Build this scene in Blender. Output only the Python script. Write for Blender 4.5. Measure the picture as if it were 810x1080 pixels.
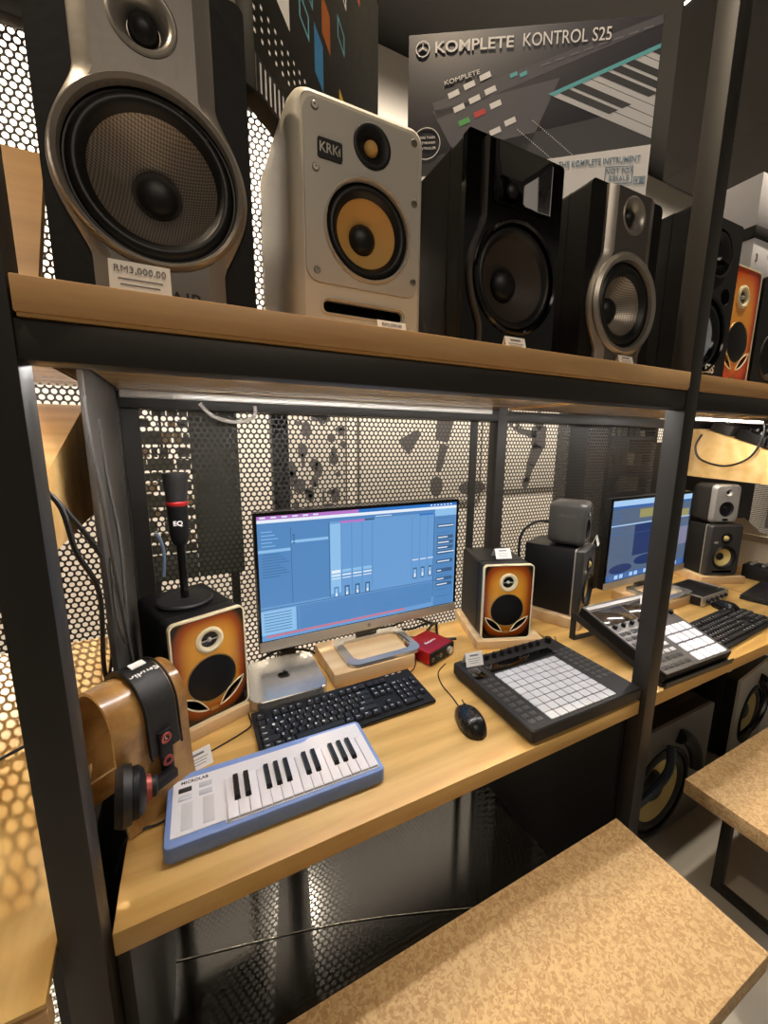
import bpy, bmesh, math, random
from mathutils import Matrix, Vector
random.seed(7)
PI = math.pi
SC = bpy.context.scene
for o in list(bpy.data.objects):
    bpy.data.objects.remove(o)
COL = SC.collection

# ------------------------------------------------------------------ camera
cam_d = bpy.data.cameras.new('camera')
cam = bpy.data.objects.new('camera', cam_d)
COL.objects.link(cam)
SC.camera = cam
YAW, PITCH, ROLL = 0.45134, 0.17417, -0.00654
_f = Vector((math.sin(YAW)*math.cos(PITCH), math.cos(YAW)*math.cos(PITCH), -math.sin(PITCH)))
_r = Vector((math.cos(YAW), -math.sin(YAW), 0))
_d = _f.cross(_r)
_r2 = math.cos(ROLL)*_r + math.sin(ROLL)*_d
_d2 = -math.sin(ROLL)*_r + math.cos(ROLL)*_d
M = Matrix((( _r2.x, -_d2.x, -_f.x, 0.14267),
            ( _r2.y, -_d2.y, -_f.y, -0.54282),
            ( _r2.z, -_d2.z, -_f.z, 1.41024),
            (0, 0, 0, 1)))
cam.matrix_world = M
cam_d.sensor_fit = 'HORIZONTAL'
cam_d.sensor_width = 36.0
cam_d.lens = 415.5/810*36.0
cam_d.clip_start = 0.02

# ------------------------------------------------------------------ world, exposure, lights
W = bpy.data.worlds.new('world')
SC.world = W
W.use_nodes = True
W.node_tree.nodes['Background'].inputs[0].default_value = (1.0, 0.86, 0.70, 1)
W.node_tree.nodes['Background'].inputs[1].default_value = 0.10
SC.view_settings.view_transform = 'Standard'
SC.view_settings.look = 'None'
SC.view_settings.gamma = 1.0
SC.view_settings.exposure = 0.0
SC.view_settings.use_curve_mapping = False

def lamp(name, kind, loc, target, energy, color, size=0.1, size_y=None, spot=60, blend=0.5):
    l = bpy.data.lights.new(name, kind)
    l.energy = energy
    l.color = color
    if kind == 'AREA':
        l.size = size
        if size_y:
            l.shape = 'RECTANGLE'
            l.size_y = size_y
    if kind == 'SPOT':
        l.spot_size = math.radians(spot)
        l.spot_blend = blend
        l.shadow_soft_size = size
    o = bpy.data.objects.new(name, l)
    COL.objects.link(o)
    o.location = loc
    o.rotation_euler = (Vector(target) - Vector(loc)).to_track_quat('-Z', 'Y').to_euler()
    return o
WARM = (1.0, 0.80, 0.56)
lamp('ceiling_spot', 'SPOT', (0.50, 0.18, 3.3), (0.5, 0.10, 1.5), 120, WARM, 0.04, spot=75)
lamp('ceiling_spot', 'SPOT', (2.0, -0.15, 3.3), (1.75, -0.3, 0.2), 170, (1.0, 0.86, 0.66), 0.04, spot=60)
lamp('ceiling_spot', 'SPOT', (0.9, 0.10, 3.35), (0.8, -0.45, 0.4), 36, (1.0, 0.88, 0.72), 0.05, spot=45)
lamp('ceiling_spot', 'SPOT', (-0.9, -0.1, 3.3), (-0.5, 0.2, 0.8), 90, WARM, 0.04, spot=75)
lamp('shop_ceiling_light', 'AREA', (0.2, -2.2, 3.2), (0.6, 0.3, 1.1), 14, (1.0, 0.86, 0.70), 1.6, 1.0)
# track lights of the corridor: their beams fall through the perforated panels
for lx, tx, tz, en, sp in ((-1.0, -0.48, 0.80, 620, 27), (0.75, 0.62, 0.03, 420, 22), (2.0, 2.0, 0.60, 300, 16)):
    lamp('corridor_spot', 'SPOT', (lx, 2.45, 2.9), (tx, 0.40, tz), en, (1.0, 0.86, 0.66), 0.006, spot=sp, blend=0.35)
o_ = lamp('corridor_light', 'AREA', (2.5, 1.45, 3.7), (2.5, 2.6, 2.7), 440, (1.0, 0.88, 0.76), 12.0, 0.3)
o_.data.spread = math.radians(120)

# ------------------------------------------------------------------ colours and materials
def lin(c):
    if isinstance(c, str):
        c = tuple(int(c[i:i+2], 16)/255 for i in (0, 2, 4))
    return tuple(x/12.92 if x <= 0.04045 else ((x+0.055)/1.055)**2.4 for x in c) + (1.0,)
MATS = {}
def mat(name, col, rough=0.5, metal=0.0, coat=0.0, bump=0.0, bscale=200.0, emit=None, estr=0.0, var=0.0, spec=None):
    if name in MATS:
        return MATS[name]
    m = bpy.data.materials.new(name)
    m.use_nodes = True
    nt = m.node_tree
    b = nt.nodes['Principled BSDF']
    b.inputs['Base Color'].default_value = lin(col)
    b.inputs['Roughness'].default_value = rough
    b.inputs['Metallic'].default_value = metal
    b.inputs['Coat Weight'].default_value = coat
    b.inputs['Coat Roughness'].default_value = 0.08
    if spec is not None:
        b.inputs['Specular IOR Level'].default_value = spec
    if emit:
        b.inputs["Emission Color"].default_value = lin(emit)
        b.inputs['Emission Strength'].default_value = estr
    tc = nt.nodes.new('ShaderNodeTexCoord')
    nz = nt.nodes.new('ShaderNodeTexNoise')
    nz.inputs['Scale'].default_value = bscale
    nz.inputs['Detail'].default_value = 3
    nt.links.new(tc.outputs['Object'], nz.inputs['Vector'])
    if bump:
        bp = nt.nodes.new('ShaderNodeBump')
        bp.inputs['Strength'].default_value = bump
        bp.inputs['Distance'].default_value = 0.001
        nt.links.new(nz.outputs['Fac'], bp.inputs['Height'])
        nt.links.new(bp.outputs['Normal'], b.inputs['Normal'])
    # slight procedural wear in the roughness
    mr = nt.nodes.new('ShaderNodeMapRange')
    mr.inputs['To Min'].default_value = max(0, rough-0.05)
    mr.inputs['To Max'].default_value = min(1, rough+0.05)
    nt.links.new(nz.outputs['Fac'], mr.inputs['Value'])
    nt.links.new(mr.outputs['Result'], b.inputs['Roughness'])
    MATS[name] = m
    return m

def wood_mat(name, c1, c2, rough=0.45, axis='X', scale=1.0, coat=0.0):
    m = bpy.data.materials.new(name)
    m.use_nodes = True
    nt = m.node_tree
    N, L = nt.nodes, nt.links
    b = N['Principled BSDF']
    tc = N.new('ShaderNodeTexCoord')
    mp = N.new('ShaderNodeMapping')
    s = {'X': (1.2, 14, 14), 'Y': (14, 1.2, 14), 'Z': (14, 14, 1.2)}[axis]
    mp.inputs['Scale'].default_value = tuple(k*scale for k in s)
    L.new(tc.outputs['Object'], mp.inputs['Vector'])
    n1 = N.new('ShaderNodeTexNoise')
    n1.inputs['Scale'].default_value = 1.3
    n1.inputs['Detail'].default_value = 6
    n1.inputs['Distortion'].default_value = 0.6
    L.new(mp.outputs['Vector'], n1.inputs['Vector'])
    wv = N.new('ShaderNodeTexWave')
    wv.wave_type = 'BANDS'
    wv.bands_direction = 'Y' if axis != 'Y' else 'X'
    wv.inputs['Scale'].default_value = 0.35
    wv.inputs['Distortion'].default_value = 9
    wv.inputs['Detail'].default_value = 3
    wv.inputs['Detail Scale'].default_value = 0.8
    L.new(mp.outputs['Vector'], wv.inputs['Vector'])
    n2 = N.new('ShaderNodeTexNoise')
    n2.inputs['Scale'].default_value = 9
    n2.inputs['Detail'].default_value = 3
    L.new(mp.outputs['Vector'], n2.inputs['Vector'])
    a = N.new('ShaderNodeMath'); a.operation = 'MULTIPLY_ADD'
    L.new(wv.outputs['Fac'], a.inputs[0]); a.inputs[1].default_value = 0.3
    L.new(n1.outputs['Fac'], a.inputs[2])
    a2 = N.new('ShaderNodeMath'); a2.operation = 'MULTIPLY_ADD'
    L.new(n2.outputs['Fac'], a2.inputs[0]); a2.inputs[1].default_value = 0.25
    L.new(a.outputs[0], a2.inputs[2])
    cr = N.new('ShaderNodeValToRGB')
    cr.color_ramp.elements[0].position = 0.45
    cr.color_ramp.elements[1].position = 1.0
    cr.color_ramp.elements[0].color = lin(c1)
    cr.color_ramp.elements[1].color = lin(c2)
    L.new(a2.outputs[0], cr.inputs['Fac'])
    L.new(cr.outputs['Color'], b.inputs['Base Color'])
    b.inputs['Roughness'].default_value = rough
    b.inputs['Coat Weight'].default_value = coat
    bp = N.new('ShaderNodeBump')
    bp.inputs['Strength'].default_value = 0.08
    bp.inputs['Distance'].default_value = 0.001
    L.new(n2.outputs['Fac'], bp.inputs['Height'])
    L.new(bp.outputs['Normal'], b.inputs['Normal'])
    return m

def cork_mat():
    m = bpy.data.materials.new('cork')
    m.use_nodes = True
    nt = m.node_tree
    N, L = nt.nodes, nt.links
    b = N['Principled BSDF']
    tc = N.new('ShaderNodeTexCoord')
    nd = N.new('ShaderNodeTexNoise'); nd.inputs['Scale'].default_value = 60
    L.new(tc.outputs['Object'], nd.inputs['Vector'])
    mx = N.new('ShaderNodeMix'); mx.data_type = 'VECTOR'; mx.inputs['Factor'].default_value = 0.025
    L.new(tc.outputs['Object'], mx.inputs[4]); L.new(nd.outputs['Color'], mx.inputs[5])
    v = N.new('ShaderNodeTexVoronoi'); v.inputs['Scale'].default_value = 210
    L.new(mx.outputs[1], v.inputs['Vector'])
    sep = N.new('ShaderNodeSeparateColor')
    L.new(v.outputs['Color'], sep.inputs[0])
    n3 = N.new('ShaderNodeTexNoise'); n3.inputs['Scale'].default_value = 7
    L.new(tc.outputs['Object'], n3.inputs['Vector'])
    ad = N.new('ShaderNodeMath'); ad.operation = 'MULTIPLY_ADD'
    L.new(n3.outputs['Fac'], ad.inputs[0]); ad.inputs[1].default_value = 0.5
    L.new(sep.outputs[0], ad.inputs[2])
    cr = N.new('ShaderNodeValToRGB')
    cr.color_ramp.elements[0].color = lin('9e7c52')
    cr.color_ramp.elements[1].color = lin('c4a77b')
    e = cr.color_ramp.elements.new(0.55); e.color = lin('ae8d63')
    cr.color_ramp.elements[0].position = 0.0
    cr.color_ramp.elements[-1].position = 1.25
    L.new(ad.outputs[0], cr.inputs['Fac'])
    L.new(cr.outputs['Color'], b.inputs['Base Color'])
    b.inputs['Roughness'].default_value = 0.75
    bp = N.new('ShaderNodeBump'); bp.inputs['Strength'].default_value = 0.15; bp.inputs['Distance'].default_value = 0.001
    L.new(sep.outputs[0], bp.inputs['Height']); L.new(bp.outputs['Normal'], b.inputs['Normal'])
    return m

def sunburst_mat(name, w, h, edge, mid, core, cx=0.0, cz=0.0):
    """lacquered sunburst: dark rim, red band, amber centre (a real paint pattern on the baffle)"""
    m = bpy.data.materials.new(name)
    m.use_nodes = True
    nt = m.node_tree
    N, L = nt.nodes, nt.links
    b = N['Principled BSDF']
    tc = N.new('ShaderNodeTexCoord')
    sx = N.new('ShaderNodeSeparateXYZ')
    L.new(tc.outputs['Object'], sx.inputs[0])
    def pw(sock, off, half):
        s = N.new('ShaderNodeMath'); s.operation = 'SUBTRACT'; L.new(sock, s.inputs[0]); s.inputs[1].default_value = off
        d = N.new('ShaderNodeMath'); d.operation = 'DIVIDE'; L.new(s.outputs[0], d.inputs[0]); d.inputs[1].default_value = half
        a = N.new('ShaderNodeMath'); a.operation = 'ABSOLUTE'; L.new(d.outputs[0], a.inputs[0])
        p = N.new('ShaderNodeMath'); p.operation = 'POWER'; L.new(a.outputs[0], p.inputs[0]); p.inputs[1].default_value = 3.5
        return p.outputs[0]
    ad = N.new('ShaderNodeMath'); ad.operation = 'ADD'
    L.new(pw(sx.outputs['X'], cx, w/2), ad.inputs[0]); L.new(pw(sx.outputs['Z'], cz, h/2), ad.inputs[1])
    cr = N.new('ShaderNodeValToRGB')
    cr.color_ramp.elements[0].color = lin(core); cr.color_ramp.elements[0].position = 0.08
    cr.color_ramp.elements[1].color = lin(edge); cr.color_ramp.elements[1].position = 1.0
    e = cr.color_ramp.elements.new(0.52); e.color = lin(mid)
    L.new(ad.outputs[0], cr.inputs['Fac'])
    L.new(cr.outputs['Color'], b.inputs['Base Color'])
    b.inputs['Roughness'].default_value = 0.25
    b.inputs['Coat Weight'].default_value = 0.6
    return m

OAK = wood_mat('oak_laminate', 'bd9048', 'e0b870', 0.38)
OAKF = wood_mat('oak_shelf', 'be8e57', 'dcb480', 0.42)
OAKG = wood_mat('glossy_oak_soffit', 'b18750', 'd2a86c', 0.16)
PLY = wood_mat('pale_plywood', 'cfa978', 'e3c79c', 0.5)
STANDW = wood_mat('bent_walnut_veneer', '7d5224', 'ba8e50', 0.28, axis='Y', coat=0.4)
STANDE = mat('plywood_edge', 'f0cc92', 0.5)
CORK = cork_mat()
STEEL = mat('black_powder_coated_steel', '312f2c', 0.45, 0.0, spec=0.3, bump=0.05, bscale=600)
STEELG = mat('charcoal_powder_coated_panel', '4a4743', 0.5, bump=0.05, bscale=600)
PERF = mat('charcoal_perforated_sheet', '34322f', 0.45)
BLACKP = mat('black_panel', '0c0c0c', 0.5)
GLOSSB = mat('glossy_dark_base', '151412', 0.10)
ALU = mat('pale_aluminium', 'c9c6bd', 0.35, 0.6)
VINYL = mat('black_wood_grain_vinyl', '111010', 0.55, spec=0.25, bump=0.35, bscale=90)
BLACK = mat('matte_black_plastic', '0f0f10', 0.5, spec=0.35, bump=0.05, bscale=500)
BLACK2 = mat('dark_grey_plastic', '1c1c1d', 0.5, spec=0.4, bump=0.05, bscale=500)
BGLOSS = mat('gloss_black', '070707', 0.12, coat=0.4)
RUBBER = mat('black_rubber', '101010', 0.42)
PAPERC = mat('dark_cone', '3a3128', 0.6)
SILVER = mat('silver_grey_baffle', '6d6862', 0.36, 0.5)
SILVERL = mat('light_silver', 'aaa49b', 0.3, 0.6)
CARBON = None
YELLOW = mat('yellow_aramid_cone', 'dfae62', 0.55, bump=0.3, bscale=700)
PYEL = mat('pale_yellow_cone', 'd8c27a', 0.55)
WHITE = mat('warm_white_cabinet', 'd9d2c2', 0.4)
WHITEB = mat('light_grey_baffle', 'c3beb4', 0.42)
PAPER = mat('white_card', 'efece6', 0.7)
INK = mat('grey_print', '77757a', 0.8)
INKD = mat('dark_print', '2a2a2e', 0.8)
CREAM = mat('cream_binding', 'efe2bd', 0.4)
SCREW = mat('screw_steel', '8f8a80', 0.3, 0.8)
MESHG = mat('speaker_grille', '17171a', 0.35, 0.4, bump=0.5, bscale=900)
ALUB = mat('satin_aluminium', 'c6c3bd', 0.25, 0.75)
RED = mat('red_anodised', 'c0242a', 0.22, 0.5)
BLUE = mat('periwinkle_rubber', '7f9ad2', 0.6)
KEYW = mat('white_keys', 'ece8ea', 0.35)
KEYB = mat('black_keys', '121214', 0.3)
PADM = mat('silicone_pad', 'c3c5ca', 0.5)
PADW = mat('white_pad', 'e8e8ec', 0.5)
COPPER = mat('rose_ring', 'b0564e', 0.35, 0.4)
LEATHER = mat('black_leatherette', '1d1c1b', 0.5, bump=0.3, bscale=300)
WHITEP = mat('white_print', 'f2f0ec', 0.6)
CARD = mat('brown_cardboard', 'c8a67c', 0.8)
LEDM = mat('led_diffuser', 'ffffff', 0.5, emit=(1.0, 0.985, 0.975), estr=100.0)
WALLW = mat('warm_white_wall', 'e9e2d4', 0.8, bump=0.05, bscale=80)
DARKC = mat('dark_ceiling', '0d0c0b', 0.8)
CONC = mat('grey_screed_floor', 'b4b0a8', 0.35, bump=0.1, bscale=30)

def carbon():
    m = bpy.data.materials.new('woven_grey_cone')
    m.use_nodes = True
    nt = m.node_tree
    N, L = nt.nodes, nt.links
    b = N['Principled BSDF']
    tc = N.new('ShaderNodeTexCoord')
    ck = N.new('ShaderNodeTexChecker'); ck.inputs['Scale'].default_value = 420
    ck.inputs['Color1'].default_value = lin('b3a99d'); ck.inputs['Color2'].default_value = lin('7d746a')
    mp = N.new('ShaderNodeMapping'); mp.inputs['Scale'].default_value = (1, 0, 1); mp.inputs['Rotation'].default_value = (0, .6, 0)
    L.new(tc.outputs['Object'], mp.inputs['Vector']); L.new(mp.outputs['Vector'], ck.inputs['Vector'])
    L.new(ck.outputs['Color'], b.inputs['Base Color'])
    b.inputs['Roughness'].default_value = 0.34; b.inputs['Metallic'].default_value = 0.7
    bp = N.new('ShaderNodeBump'); bp.inputs['Strength'].default_value = 0.25; bp.inputs['Distance'].default_value = 0.001
    L.new(ck.outputs['Fac'], bp.inputs['Height']); L.new(bp.outputs['Normal'], b.inputs['Normal'])
    return m
CARBON = carbon()

# ------------------------------------------------------------------ mesh builder
def rrect(w, h, r, n=6, cx=0, cy=0):
    r = min(r, w/2-1e-5, h/2-1e-5)
    pts = []
    for (sx, sy, a0) in ((1, 1, 0), (-1, 1, 90), (-1, -1, 180), (1, -1, 270)):
        for i in range(n+1):
            a = math.radians(a0 + 90*i/n)
            pts.append((cx+sx*(w/2-r)+r*math.cos(a), cy+sy*(h/2-r)+r*math.sin(a)))
    return pts
def circ(r, n=40, cx=0, cy=0, ry=None):
    ry = ry or r
    return [(cx+r*math.cos(2*PI*i/n), cy+ry*math.sin(2*PI*i/n)) for i in range(n)]

def XZ(p, y): return Vector((p[0], y, p[1]))
def XY(p, z): return Vector((p[0], p[1], z))
def YZ(p, x): return Vector((x, p[0], p[1]))
PL = {'XZ': XZ, 'XY': XY, 'YZ': YZ}

class B:
    def __init__(s):
        s.v = []; s.f = []; s.m = []
    def raw(s, vs, fs, mi=0, T=None):
        o = len(s.v)
        for v in vs:
            v = Vector(v)
            s.v.append(T @ v if T else v)
        for f in fs:
            s.f.append([o+i for i in f]); s.m.append(mi)
        return s
    def bm(s, bm, mi=0, T=None):
        bm.verts.index_update()
        s.raw([v.co for v in bm.verts], [[v.index for v in f.verts] for f in bm.faces], mi, T)
        bm.free()
        return s
    def box(s, x0, x1, y0, y1, z0, z1, mi=0, bev=0.0, seg=2, T=None):
        bm = bmesh.new()
        bmesh.ops.create_cube(bm, size=1)
        for v in bm.verts:
            v.co = Vector((x0+(x1-x0)*(v.co.x+.5), y0+(y1-y0)*(v.co.y+.5), z0+(z1-z0)*(v.co.z+.5)))
        if bev:
            bmesh.ops.bevel(bm, geom=bm.edges[:], offset=bev, segments=seg, profile=.5, affect='EDGES')
        return s.bm(bm, mi, T)
    def loft(s, loops, mi=0, cap0=True, cap1=True, T=None, closed=False):
        n = len(loops[0]); vs = [p for l in loops for p in l]; fs = []
        k = len(loops)
        for a in range(k if closed else k-1):
            b_ = (a+1) % k
            for i in range(n):
                j = (i+1) % n
                fs.append([a*n+i, a*n+j, b_*n+j, b_*n+i])
        if not closed:
            if cap0: fs.append(list(range(n))[::-1])
            if cap1: fs.append([(k-1)*n+i for i in range(n)])
        return s.raw(vs, fs, mi, T)
    def prism(s, pts, plane, a, b_, mi=0, T=None, rim=0.0):
        P = PL[plane]
        if rim:   # softened edge at the b_ end
            cx = sum(p[0] for p in pts)/len(pts); cy = sum(p[1] for p in pts)/len(pts)
            R = max(math.hypot(p[0]-cx, p[1]-cy) for p in pts)
            sg = 1 if b_ > a else -1
            k = 1-rim/R
            ins = [(cx+(p[0]-cx)*k, cy+(p[1]-cy)*k) for p in pts]
            k2 = 1-0.3*rim/R
            ins2 = [(cx+(p[0]-cx)*k2, cy+(p[1]-cy)*k2) for p in pts]
            return s.loft([[P(p, a) for p in pts], [P(p, b_-sg*rim) for p in pts], [P(p, b_-sg*rim*.3) for p in ins2], [P(p, b_) for p in ins]], mi, T=T)
        return s.loft([[P(p, a) for p in pts], [P(p, b_) for p in pts]], mi, T=T)
    def plate(s, outline, holes, y0, y1, mi=0, T=None, plane='XZ', back=True):
        """flat plate with holes, between y0 (front) and y1 (back)"""
        P = PL[plane]
        bm = bmesh.new()
        loops = []
        for pts in [outline]+list(holes):
            vs = [bm.verts.new(P(p, y0)) for p in pts]
            es = [bm.edges.new((vs[i], vs[(i+1) % len(vs)])) for i in range(len(vs))]
            loops.append((vs, es))
        bmesh.ops.triangle_fill(bm, use_beauty=True, use_dissolve=False, edges=[e for l in loops for e in l[1]])
        bm.verts.index_update()
        s.raw([v.co for v in bm.verts], [[v.index for v in f.verts] for f in bm.faces], mi, T)
        if back:
            ax = 'XZ YZ XY'.split()
            dv = P((0, 0), y1)-P((0, 0), y0)
            s.raw([v.co+dv for v in bm.verts], [[v.index for v in f.verts][::-1] for f in bm.faces], mi, T)
        bm.free()
        for pts in [outline]+list(holes):
            s.loft([[P(p, y0) for p in pts], [P(p, y1) for p in pts]], mi, False, False, T)
        return s
    def lathe(s, prof, c=(0, 0, 0), axis='-Y', seg=40, mi=0, T=None, cap=True, cap0=None):
        """prof: (radius, height along axis)"""
        c = Vector(c)
        bas = {'-Y': (Vector((1, 0, 0)), Vector((0, 0, 1)), Vector((0, -1, 0))),
               'Z': (Vector((1, 0, 0)), Vector((0, 1, 0)), Vector((0, 0, 1))),
               'X': (Vector((0, 1, 0)), Vector((0, 0, 1)), Vector((1, 0, 0)))}[axis]
        loops = []
        for r, h in prof:
            loops.append([c+bas[0]*(r*math.cos(2*PI*i/seg))+bas[1]*(r*math.sin(2*PI*i/seg))+bas[2]*h for i in range(seg)])
        return s.loft(loops, mi, cap if cap0 is None else cap0, cap, T)
    def ring(s, prof, c=(0, 0, 0), axis='-Y', seg=40, mi=0, T=None):
        """closed cross-section revolved (torus like)"""
        c = Vector(c)
        bas = {'-Y': (Vector((1, 0, 0)), Vector((0, 0, 1)), Vector((0, -1, 0))),
               'Z': (Vector((1, 0, 0)), Vector((0, 1, 0)), Vector((0, 0, 1))),
               'X': (Vector((0, 1, 0)), Vector((0, 0, 1)), Vector((1, 0, 0)))}[axis]
        loops = []
        for r, h in prof:
            loops.append([c+bas[0]*(r*math.cos(2*PI*i/seg))+bas[1]*(r*math.sin(2*PI*i/seg))+bas[2]*h for i in range(seg)])
        return s.loft(loops, mi, T=T, closed=True)
    def tube(s, pts, r, mi=0, seg=8, smooth=4, closed=False, T=None):
        P = [Vector(p) for p in pts]
        if smooth and len(P) > 2:
            Q = []
            n = len(P)
            rng = range(n if closed else n-1)
            for i in rng:
                if closed:
                    p0, p1, p2, p3 = P[(i-1) % n], P[i], P[(i+1) % n], P[(i+2) % n]
                else:
                    p0, p1, p2, p3 = P[max(i-1, 0)], P[i], P[i+1], P[min(i+2, n-1)]
                for k in range(smooth):
                    t = k/smooth
                    Q.append(0.5*((2*p1)+(p2-p0)*t+(2*p0-5*p1+4*p2-p3)*t*t+(3*p1-p0-3*p2+p3)*t**3))
            if not closed:
                Q.append(P[-1])
            P = Q
        n = len(P)
        loops = []
        u = None
        for i, p in enumerate(P):
            if closed:
                d = (P[(i+1) % n]-P[(i-1) % n]).normalized()
            else:
                d = (P[min(i+1, n-1)]-P[max(i-1, 0)]).normalized()
            if u is None:
                u = d.cross(Vector((0, 0, 1)))
                if u.length < 1e-3: u = d.cross(Vector((1, 0, 0)))
            u = (u-d*u.dot(d)).normalized()
            w = d.cross(u)
            loops.append([p+u*(r*math.cos(2*PI*k/seg))+w*(r*math.sin(2*PI*k/seg)) for k in range(seg)])
        return s.loft(loops, mi, T=T, closed=closed)
    def ball(s, c, rx, ry, rz, mi=0, T=None, u=24, v=14):
        bm = bmesh.new()
        bmesh.ops.create_uvsphere(bm, u_segments=u, v_segments=v, radius=1)
        for q in bm.verts:
            q.co = Vector((c[0]+rx*q.co.x, c[1]+ry*q.co.y, c[2]+rz*q.co.z))
        return s.bm(bm, mi, T)
    def text(s, txt, size, T, mi=0, ext=0.0003, bold=0.0, align='CENTER', sx=1.0):
        cu = bpy.data.curves.new('t', 'FONT')
        cu.body = txt; cu.size = size; cu.extrude = ext; cu.offset = bold
        cu.align_x = align; cu.align_y = 'CENTER'; cu.resolution_u = 3
        o = bpy.data.objects.new('t', cu)
        me = bpy.data.meshes.new_from_object(o)
        S = Matrix.Diagonal((sx, 1, 1, 1))
        s.raw([v.co.copy() for v in me.vertices], [list(p.vertices) for p in me.polygons], mi, T @ S)
        bpy.data.objects.remove(o); bpy.data.curves.remove(cu); bpy.data.meshes.remove(me)
        return s
    def mesh(s, name, mats, angle=35):
        me = bpy.data.meshes.new(name)
        me.from_pydata([tuple(v) for v in s.v], [], s.f)
        for m in (mats if isinstance(mats, (list, tuple)) else [mats]):
            me.materials.append(m)
        me.polygons.foreach_set('material_index', s.m)
        bm = bmesh.new(); bm.from_mesh(me)
        bmesh.ops.recalc_face_normals(bm, faces=bm.faces[:])
        bm.to_mesh(me); bm.free()
        me.shade_smooth()
        me.set_sharp_from_angle(angle=math.radians(angle))
        me.update()
        return me
    def build(s, name, mats, parent=None, loc=None, rot=None, label=None, angle=35):
        o = bpy.data.objects.new(name, s.mesh(name, mats, angle))
        COL.objects.link(o)
        if parent: o.parent = parent
        if loc is not None: o.location = loc
        if rot is not None: o.rotation_euler = rot
        if label: o['label'] = label
        return o

def thing(name, label, cat, loc=(0, 0, 0), rz=0.0, group=None, rot=None):
    o = bpy.data.objects.new(name, None)
    COL.objects.link(o)
    o.empty_display_size = 0.05
    o.location = loc
    o.rotation_euler = rot if rot else (0, 0, rz)
    tag(o, label, cat, group)
    return o
def tag(o, label, cat, group=None):
    o['label'] = label; o['category'] = cat
    if group: o['group'] = group
    return o
def struct(o):
    o['kind'] = 'structure'
    return o
def inst(src, parent, loc, name=None, rot=None):
    c = src.copy(); COL.objects.link(c)
    c.parent = parent; c.location = loc
    if rot: c.rotation_euler = rot
    return c
def TR(loc=(0, 0, 0), rx=0, ry=0, rz=0):
    return Matrix.Translation(loc) @ Matrix.Rotation(rz, 4, 'Z') @ Matrix.Rotation(ry, 4, 'Y') @ Matrix.Rotation(rx, 4, 'X')
FRONT = lambda x, y, z: TR((x, y, z), rx=PI/2)      # text on a face looking towards -Y
D = 0.75           # worktop height
SH = 1.569         # top of the upper shelf
XP = 1.157         # left side of the right-hand front post

# ------------------------------------------------------------------ room
struct(B().box(-4, 9, -4, 2.7, -0.05, 0).build('floor', CONC))
struct(B().box(-4, 9, 2.6, 2.7, 0, 4.31).build('wall_back', WALLW))
struct(B().box(-4, 9, -4, 2.7, 4.31, 4.4).build('ceiling', DARKC))
b = B().box(2.55, 3.4, -1.6, 0.98, 2.82, 4.31)
struct(b.build('trim_1', mat('dark_bulkhead', '201e1b', 0.8), label='dark boxed-in ceiling bulkhead'))
b = B().box(2.543, 2.55, -1.6, .97, 3.60, 3.612)
struct(b.build('trim_2', mat('bulkhead_light_line', 'ffffff', 0.5, emit=(1, .95, .88), estr=2.5), label='thin bright light line along the bulkhead'))

# posters and dark displays in the corridor behind the perforated panels
def silhouette(b, parts, mi, y):
    for p in parts:
        if p[0] == 'e':
            b.prism(circ(p[3], 20, p[1], p[2], p[4]), 'XZ', y, y-0.0012, mi)
        else:
            b.prism(p[1:], 'XZ', y, y-0.0012, mi)
def poster(name, label, x0, x1, z0, z1, shapes, bg='ded8ca'):
    K = 1.401     # sizes were read at 1.70 m; the wall stands at 2.60 m
    x0, x1, z0, z1 = .1427+(x0-.1427)*K, .1427+(x1-.1427)*K, 1.41+(z0-1.41)*K, 1.41+(z1-1.41)*K
    w, h = x1-x0, z1-z0
    shapes = [('e', p[1]*K, p[2]*K, p[3]*K, p[4]*K) if p[0] == 'e' else (p[0],)+tuple((q_[0]*K, q_[1]*K) for q_ in p[1:]) for p in shapes]
    t = thing(name, label, 'poster', ((x0+x1)/2, 2.60, z0), group=None)
    B().box(-w/2, w/2, -0.02, 0, 0, h, bev=0.002).build('panel', mat('poster_board_'+bg, bg, 0.6), t)
    B().plate([(-w/2-.006, -.006), (w/2+.006, -.006), (w/2+.006, h+.006), (-w/2-.006, h+.006)],
              [[(-w/2+.006, .006), (w/2-.006, .006), (w/2-.006, h-.006), (-w/2+.006, h-.006)]], -0.026, 0).build('frame', mat('poster_frame', '5b564e', 0.5), t)
    b = B(); silhouette(b, shapes, 0, -0.0201)
    b.build('printed_figure', mat('print_charcoal', '55504b', 0.7), t)
    return t
def limb(x0, z0, x1, z1, w0, w1):
    d = Vector((x1-x0, z1-z0)).normalized(); n = Vector((-d.y, d.x))
    return ('p', (x0+n.x*w0, z0+n.y*w0), (x0-n.x*w0, z0-n.y*w0), (x1-n.x*w1, z1-n.y*w1), (x1+n.x*w1, z1+n.y*w1))
branches = []
rr = random.Random(3)
for i in range(26):
    x = rr.uniform(-.30, -.02); z = rr.uniform(.42, .78)
    branches.append(limb(x, z, x+rr.uniform(-.12, .12), z+rr.uniform(.02, .12), .008, .004))
poster('dancer_poster', 'pale framed poster of a leaping dark figure behind the right-hand perforated panel', 2.06, 2.74, 1.07, 1.90,
       [('e', .12, .50, .05, .055), limb(.12, .47, .13, .30, .075, .07), limb(.10, .40, -.10, .44, .028, .018), limb(.13, .33, .06, .18, .06, .045), limb(.06, .19, .03, .05, .04, .022), ('e', .02, .045, .035, .045), limb(.12, .56, .06, .66, .018, .012), limb(-.30, .40, -.12, .66, .016, .008)] + branches)
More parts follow.
